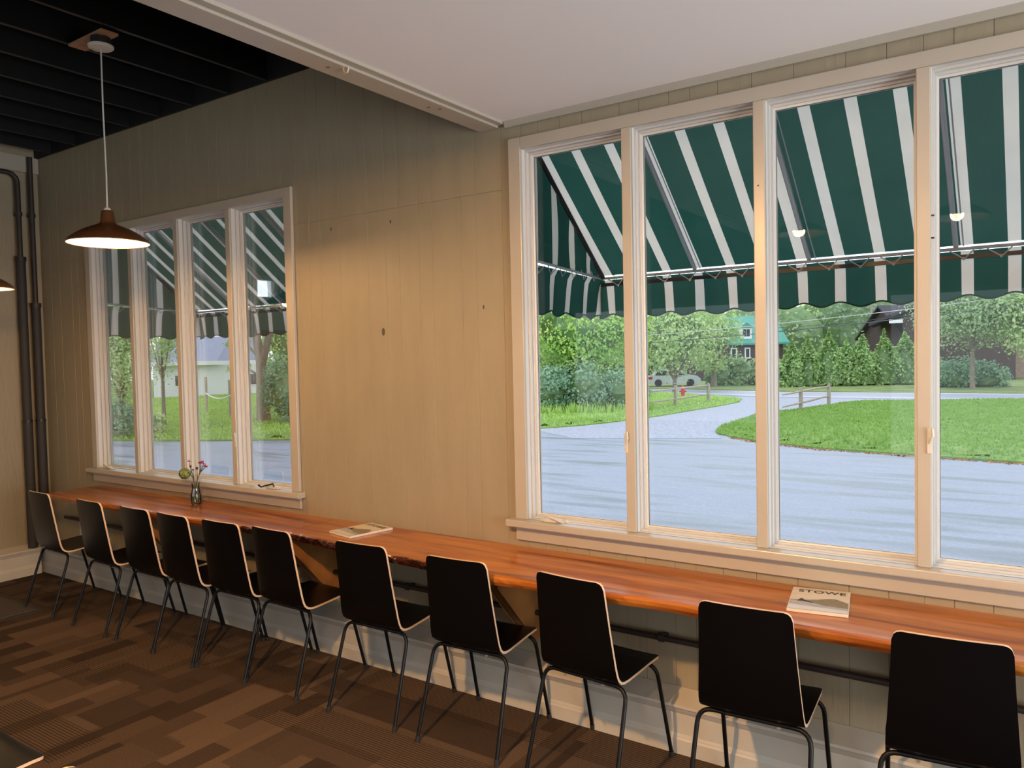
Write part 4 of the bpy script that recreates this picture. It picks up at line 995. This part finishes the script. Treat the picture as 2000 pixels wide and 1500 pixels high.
# brown house behind the hedge, right
def house_at(name, label, px0, px1, D, depth, wall_top, ridge, wallmat, roofmat, gable=True, base=None):
    x0, y0 = at(px0, D); x1, y1 = at(px1, D); L_ = sqrt((x1 - x0) ** 2 + (y1 - y0) ** 2); ang = math.atan2(y1 - y0, x1 - x0)
    root = empty(name, (x0, y0, G), ang); tag(root, label, 'house')
    pm = (px0 + px1) / 2; hz = zat(pm, wall_top, D) - G; rz = zat(pm, ridge, D) - G
    wm = MB().box(0, L_, 0, depth, 0, hz); wm.prism([(0, hz), (depth, hz), (depth / 2, rz - .1)], 0, L_, 'x'); wm.build('walls', wallmat, root)
    ov = .5
    def sl(y): return hz + (rz - hz) * (1 - abs(y - depth / 2) / (depth / 2))
    rf = MB()
    for a, b in ((-ov, depth / 2), (depth / 2, depth + ov)):
        za_, zb_ = sl(a), sl(b); rf.prism([(a, za_), (b, zb_), (b, zb_ + .18), (a, za_ + .18)], -ov, L_ + ov, 'x')
    rf.build('roof', roofmat, root)
    return root, L_, hz, rz
r_, L_, hz, rz = house_at('brown_house', 'dark brown house with gable and white eave behind the cedars on the right', 1772, 2140, 70, 9, 650, 590, M['brown_wall'], M['dark_roof'])
s_ = 70 / FPX
def hx(px): return L_ * (px - 1772) / (2140 - 1772)
def win(root, x0, x1, z0, z1, y=-.02, mt='winframe'):
    f = MB().box(x0, x1, y - .06, y, z0, z1).build('house_window', M[mt], root)
    MB().box(x0 + .12, x1 - .12, y - .08, y - .06, z0 + .12, z1 - .12).build('house_window_pane', M['winglass'], f)
win(r_, hx(1938), hx(1962), 1.9, 3.3)
MB().box(hx(1977), hx(1994), -.5, 0, 0, 3.4).build('chimney', M['brick'], r_)
MB().box(hx(1997), hx(2012), -.04, 0, .1, 2.3).build('house_door', M['dark_roof'], r_)
# gable wing of the brown house that shows above the cedars
gx, gy = at(1776, 69)
bpy.context.view_layer.update()
gm = r_.matrix_world.inverted() @ Matrix.Translation((gx, gy, G)) @ Matrix.Rotation(radians(5), 4, 'Z')
def xf(mb):
    mb.v = [tuple(gm @ Vector(p)) for p in mb.v]; return mb
xf(MB().prism([(-.5, 0), (8, 0), (8, 6.3), (4, 7.9), (-.5, 6.1)], 0, 5, 'y')).build('gable_wall', M['brown_wall'], r_)
xf(MB().prism([(-3.2, 4.95), (4, 7.9), (4, 8.2), (-3.2, 5.2)], -.7, 5.4, 'y').prism([(4, 7.9), (11, 5.0), (11, 5.25), (4, 8.2)], -.7, 5.4, 'y')).build('gable_roof', M['dark_roof'], r_)
xf(MB().box(-1.55, -.45, -.72, -.3, 5.15, 5.5)).build('eave_board', M['winframe'], r_)
# teal roofed house
t_, Lt, hzt, rzt = house_at('teal_roofed_house', 'house with teal green roof behind trees in the second pane', 1330, 1530, 78, 8, 668, 618, M['brown_wall'], M['green_roof'])
for k, (a, b, z0, z1) in enumerate(((1428, 1440, 2.2, 3.3), (1455, 1466, 2.2, 3.3), (1400, 1410, 2.2, 3.3))):
    win(t_, Lt * (a - 1330) / 200, Lt * (b - 1330) / 200, z0, z1)
dm = MB(); dxx = Lt * (1460 - 1330) / 200; dz = hzt + .45; dm.box(dxx - .55, dxx + .55, .2, 2.4, dz - .3, dz + 1.0)
d_ = dm.build('dormer', M['winframe'], t_)
MB().box(dxx - .35, dxx - .03, .16, .2, dz + .1, dz + .8).box(dxx + .03, dxx + .35, .16, .2, dz + .1, dz + .8).build('dormer_pane', M['winglass'], d_)
MB().prism([(dxx - .75, dz + 1.0), (dxx + .75, dz + 1.0), (dxx, dz + 1.5)], .0, 3, 'y').build('dormer_roof', M['green_roof'], d_)

# split rail fence by the drive
def fence(p0, p1, label, over):
    (x0, y0), (x1, y1) = p0, p1; L_ = sqrt((x1 - x0) ** 2 + (y1 - y0) ** 2); root = empty('split_rail_fence', (x0, y0, G + .03), math.atan2(y1 - y0, x1 - x0)); tag(root, label, 'fence', 'split rail fences beside the drive')
    for q in (0, L_):
        ps = MB().prism([(q - .075, -.06), (q + .07, -.075), (q + .08, .06), (q - .06, .075)], 0, 1.12 + .04 * (q == 0))
        ps.prism([(q - .05, -.04), (q + .05, -.05), (q + .05, .04), (q - .04, .05)], 1.12, 1.19); ps.build('fence_post', M['fence'], root)
    for z, dz in ((.98, .05), (.45, .08)):
        a = -over[0]; b = L_ + over[1]
        MB().tube([(a, .0, z - .02), (L_ * .3, .02, z + .03), (L_ * .7, -.01, z + .01 + dz), (b, .01, z + dz)], [.035, .055, .05, .03], 7).build('fence_rail', M['fence'], root)
fence((-15.8, 35.1), (-15.3, 38.6), 'weathered split rail fence by the hydrant, left of the drive', (3.5, .15))
fence((-9.1, 33.6), (-8.8, 37.9), 'weathered split rail fence on the right lawn, before the cedars', (2.4, .3))

# hydrant
root = empty('fire_hydrant', (-18.4, 42.6, G + .12)); tag(root, 'red fire hydrant behind the left split rail fence', 'hydrant')
MB().lathe([(.17, 0), (.17, .05), (.12, .06), (.115, .50), (.15, .52), (.15, .56), (.12, .58), (.10, .66), (.05, .72), (.045, .78), (.001, .78)], 18, closed=False).build('hydrant_body', M['hydrant'], root, True)
for s in (-1, 1): MB().tube([(s * .10, 0, .40), (s * .21, 0, .40)], .055, 12).build('outlet_cap', M['hydrant'], root, True)
MB().tube([(0, -.10, .40), (0, -.2, .40)], .07, 12).build('outlet_cap', M['hydrant'], root, True)

# parked car
cx_, cy_ = at(1316, 67)
root = empty('parked_car', (cx_, cy_, G + .06), math.atan2(.5635, .8261) + radians(-8)); tag(root, 'silver car parked under the light green roadside tree', 'car')
prof = [(-2.1, .25), (-2.15, .6), (-2.05, .88), (-1.75, .95), (-1.45, 1.36), (-1.2, 1.42), (.3, 1.42), (.55, 1.36), (1.15, .93), (1.9, .82), (2.15, .6), (2.15, .25)]
MB().prism(prof, -.85, .85, 'y').build('car_body', M['car'], root, bevel=.06)
MB().prism([(-1.62, .95), (-1.38, 1.32), (-.55, 1.34), (-.55, .95)], -.865, .865, 'y').prism([(-.45, .95), (-.45, 1.34), (.3, 1.34), (.95, .95)], -.865, .865, 'y').build('car_window', M['car_glass'], root)
MB().box(-2.18, -1.85, -.87, -.6, .62, .82).box(-2.18, -1.85, .6, .87, .62, .82).build('tail_lamp', M['tail'], root)
for wx in (-1.35, 1.35):
    for wy in (-.82, .82):
        MB().tube([(wx, wy - .1, .31), (wx, wy + .1, .31)], .31, 18).build('wheel', M['tyre'], root)

# overhead lines and pole
def line(px0, py0, px1, py1, D0, D1, mat, r, label, sag=.25):
    (x0, y0), (x1, y1) = at(px0, D0), at(px1, D1); z0, z1 = zat(px0, py0, D0), zat(px1, py1, D1)
    o = MB().tube([(x0 + (x1 - x0) * t, y0 + (y1 - y0) * t, z0 + (z1 - z0) * t - sag * 4 * t * (1 - t)) for t in [i / 12 for i in range(13)]], r, 5).build('overhead_wire', mat, None, True); tag(o, label, 'cable', 'overhead wires along the road')
line(1180, 662, 2120, 560, 54, 48, M['wire_pale'], .022, 'upper pale overhead wire crossing the big window')
line(1180, 676, 2120, 579, 54, 48, M['cable'], .030, 'lower dark overhead cable crossing the big window')
line(1500, 641, 1900, 596, 56, 53, M['cable'], .014, 'thin overhead wire between the two thicker ones')
px_, py_ = at(1703, 84)
root = empty('utility_pole', (px_, py_, G)); tag(root, 'thin grey utility pole behind the cedars', 'pole')
MB().tube([(0, 0, 0), (0, 0, 9.5)], [.16, .11], 10).build('pole', M['fence'], root, True)

# behind the left window
def lb(px): return at(px, 66)
x0, y0 = lb(300); x1, y1 = lb(640)
root = empty('white_building', (x0, y0, G), math.atan2(y1 - y0, x1 - x0)); tag(root, 'long white building with grey blue roof behind the left window', 'building')
Lb = sqrt((x1 - x0) ** 2 + (y1 - y0) ** 2); hb_ = zat(420, 706, 66) - G; rb_ = zat(420, 655, 66) - G
MB().box(0, Lb, 0, 9, 0, hb_).build('walls', M['white_wall'], root)
MB().prism([(-.6, hb_ - .1), (3.2, rb_), (12, rb_), (12, hb_), (0, hb_)], -.5, Lb * (428 - 300) / 340, 'x').build('roof', M['blue_roof'], root)
MB().box(-.5, Lb + .5, -.7, -.5, hb_ - .28, hb_ + .05).build('fascia', M['winframe'], root)
for a in (.12, .52, .62, .8): win(root, Lb * a, Lb * a + 1.3, .9, 2.0)
for px, D, top, lab in ((402, 42.6, 736, 'thin wooden post on the lawn, left one of the pair'), (448, 38.7, 742, 'thin wooden post on the lawn, right one of the pair')):
    x, y = at(px, D); z1 = zat(px, top, D) - G
    o = MB().tube([(0, 0, 0), (0, 0, z1)], .07, 9).build('wooden_post', M['fence'], None, True, loc=(x, y, G)); tag(o, lab, 'post', 'posts on the left lawn')
(xa, ya_), (xb, yb_) = at(402, 42.5), at(448, 38.6)
za_, zb_ = zat(402, 768, 42.6), zat(448, 772, 38.7)
o = MB().tube([(xa + (xb - xa) * t, ya_ + (yb_ - ya_) * t, za_ + (zb_ - za_) * t - .9 * t * (1 - t)) for t in [i / 14 for i in range(15)]], .035, 7).build('hanging_rope', M['winframe'], None, True); tag(o, 'white rope sagging between the two lawn posts', 'rope')
tree('slender_tree', 'light green tree filling the leftmost pane of the left window', 'tree', 236, 31, 500, 800, 130, 'leaf_light', 6500, size=.075, tr=.11, solid=.45)
tree('slender_tree', 'airy light green tree in the second pane of the left window', 'tree', 318, 34, 480, 750, 120, 'leaf_light', 3600, size=.075, tr=.08, solid=0)
tree('shrub', 'low shrub at the foot of the leftmost light green tree', 'bush', 232, 30.5, 775, 858, 100, 'leaf_bush', 2600, size=.07, trunk=False)
tree('shrub', 'small pinkish green shrub beside the lawn in the second pane', 'bush', 300, 31, 800, 855, 52, 'leaf_light', 1200, size=.06, trunk=False)
# forked tree in the last pane, with a side bough reaching left
fx, fy = at(513, 36)
root = empty('forked_tree', (fx, fy, G)); tag(root, 'grey forked tree trunk in the last pane of the left window', 'tree')
MB().tube([(0, 0, 0), (-.05, 0, 1.6), (-.08, 0, 2.9), (-.45, 0, 4.6), (-.7, 0, 7)], [.34, .27, .23, .17, .1], 11).tube([(-.06, 0, 2.7), (.35, 0, 3.6), (.85, 0, 5.0), (1.3, 0, 7)], [.19, .16, .13, .08], 10).tube([(-.1, 0, 3.0), (-1.0, 0, 3.7), (-2.0, 0, 3.9)], [.07, .05, .02], 7).tube([(-.1, 0, 2.2), (-1.0, -.2, 2.7), (-1.9, -.2, 2.6)], [.06, .04, .015], 7).build('trunk', M['trunk'], root, True)
m_ = MB(); leaves(m_, (0, .5, 6.2), (3.2, 2.6, 1.8), 2600, .08, 5); leaves(m_, (-1.75, -.1, 3.95), (.85, .6, .38), 420, .07, 6); leaves(m_, (-1.55, -.2, 2.65), (.75, .5, .36), 420, .07, 8)
m_.build('foliage', M['leaf_mid'], root)
tree('shrub', 'big dense shrub right of the forked trunk', 'bush', 556, 35, 690, 842, 96, 'leaf_bush', 4600, size=.075, trunk=False)
tree('background_tree', 'bright green tree behind the forked trunk', 'tree', 560, 44, 540, 780, 120, 'leaf_light', 3800, size=.10, trunk=False, solid=.6)
tree('background_tree', 'bright green tree behind the wall between the windows', 'tree', 700, 44, 540, 790, 220, 'leaf_mid', 4200, size=.12, trunk=False, solid=.8)
tree('background_tree', 'green tree behind the wall, next to the shrubs', 'tree', 900, 44, 540, 790, 240, 'leaf_mid', 4200, size=.12, trunk=False, solid=.8)
tree('background_tree', 'tall tree behind the white building at far left', 'tree', 190, 50, 480, 790, 170, 'leaf_mid', 4200, size=.14, trunk=False, solid=.8)
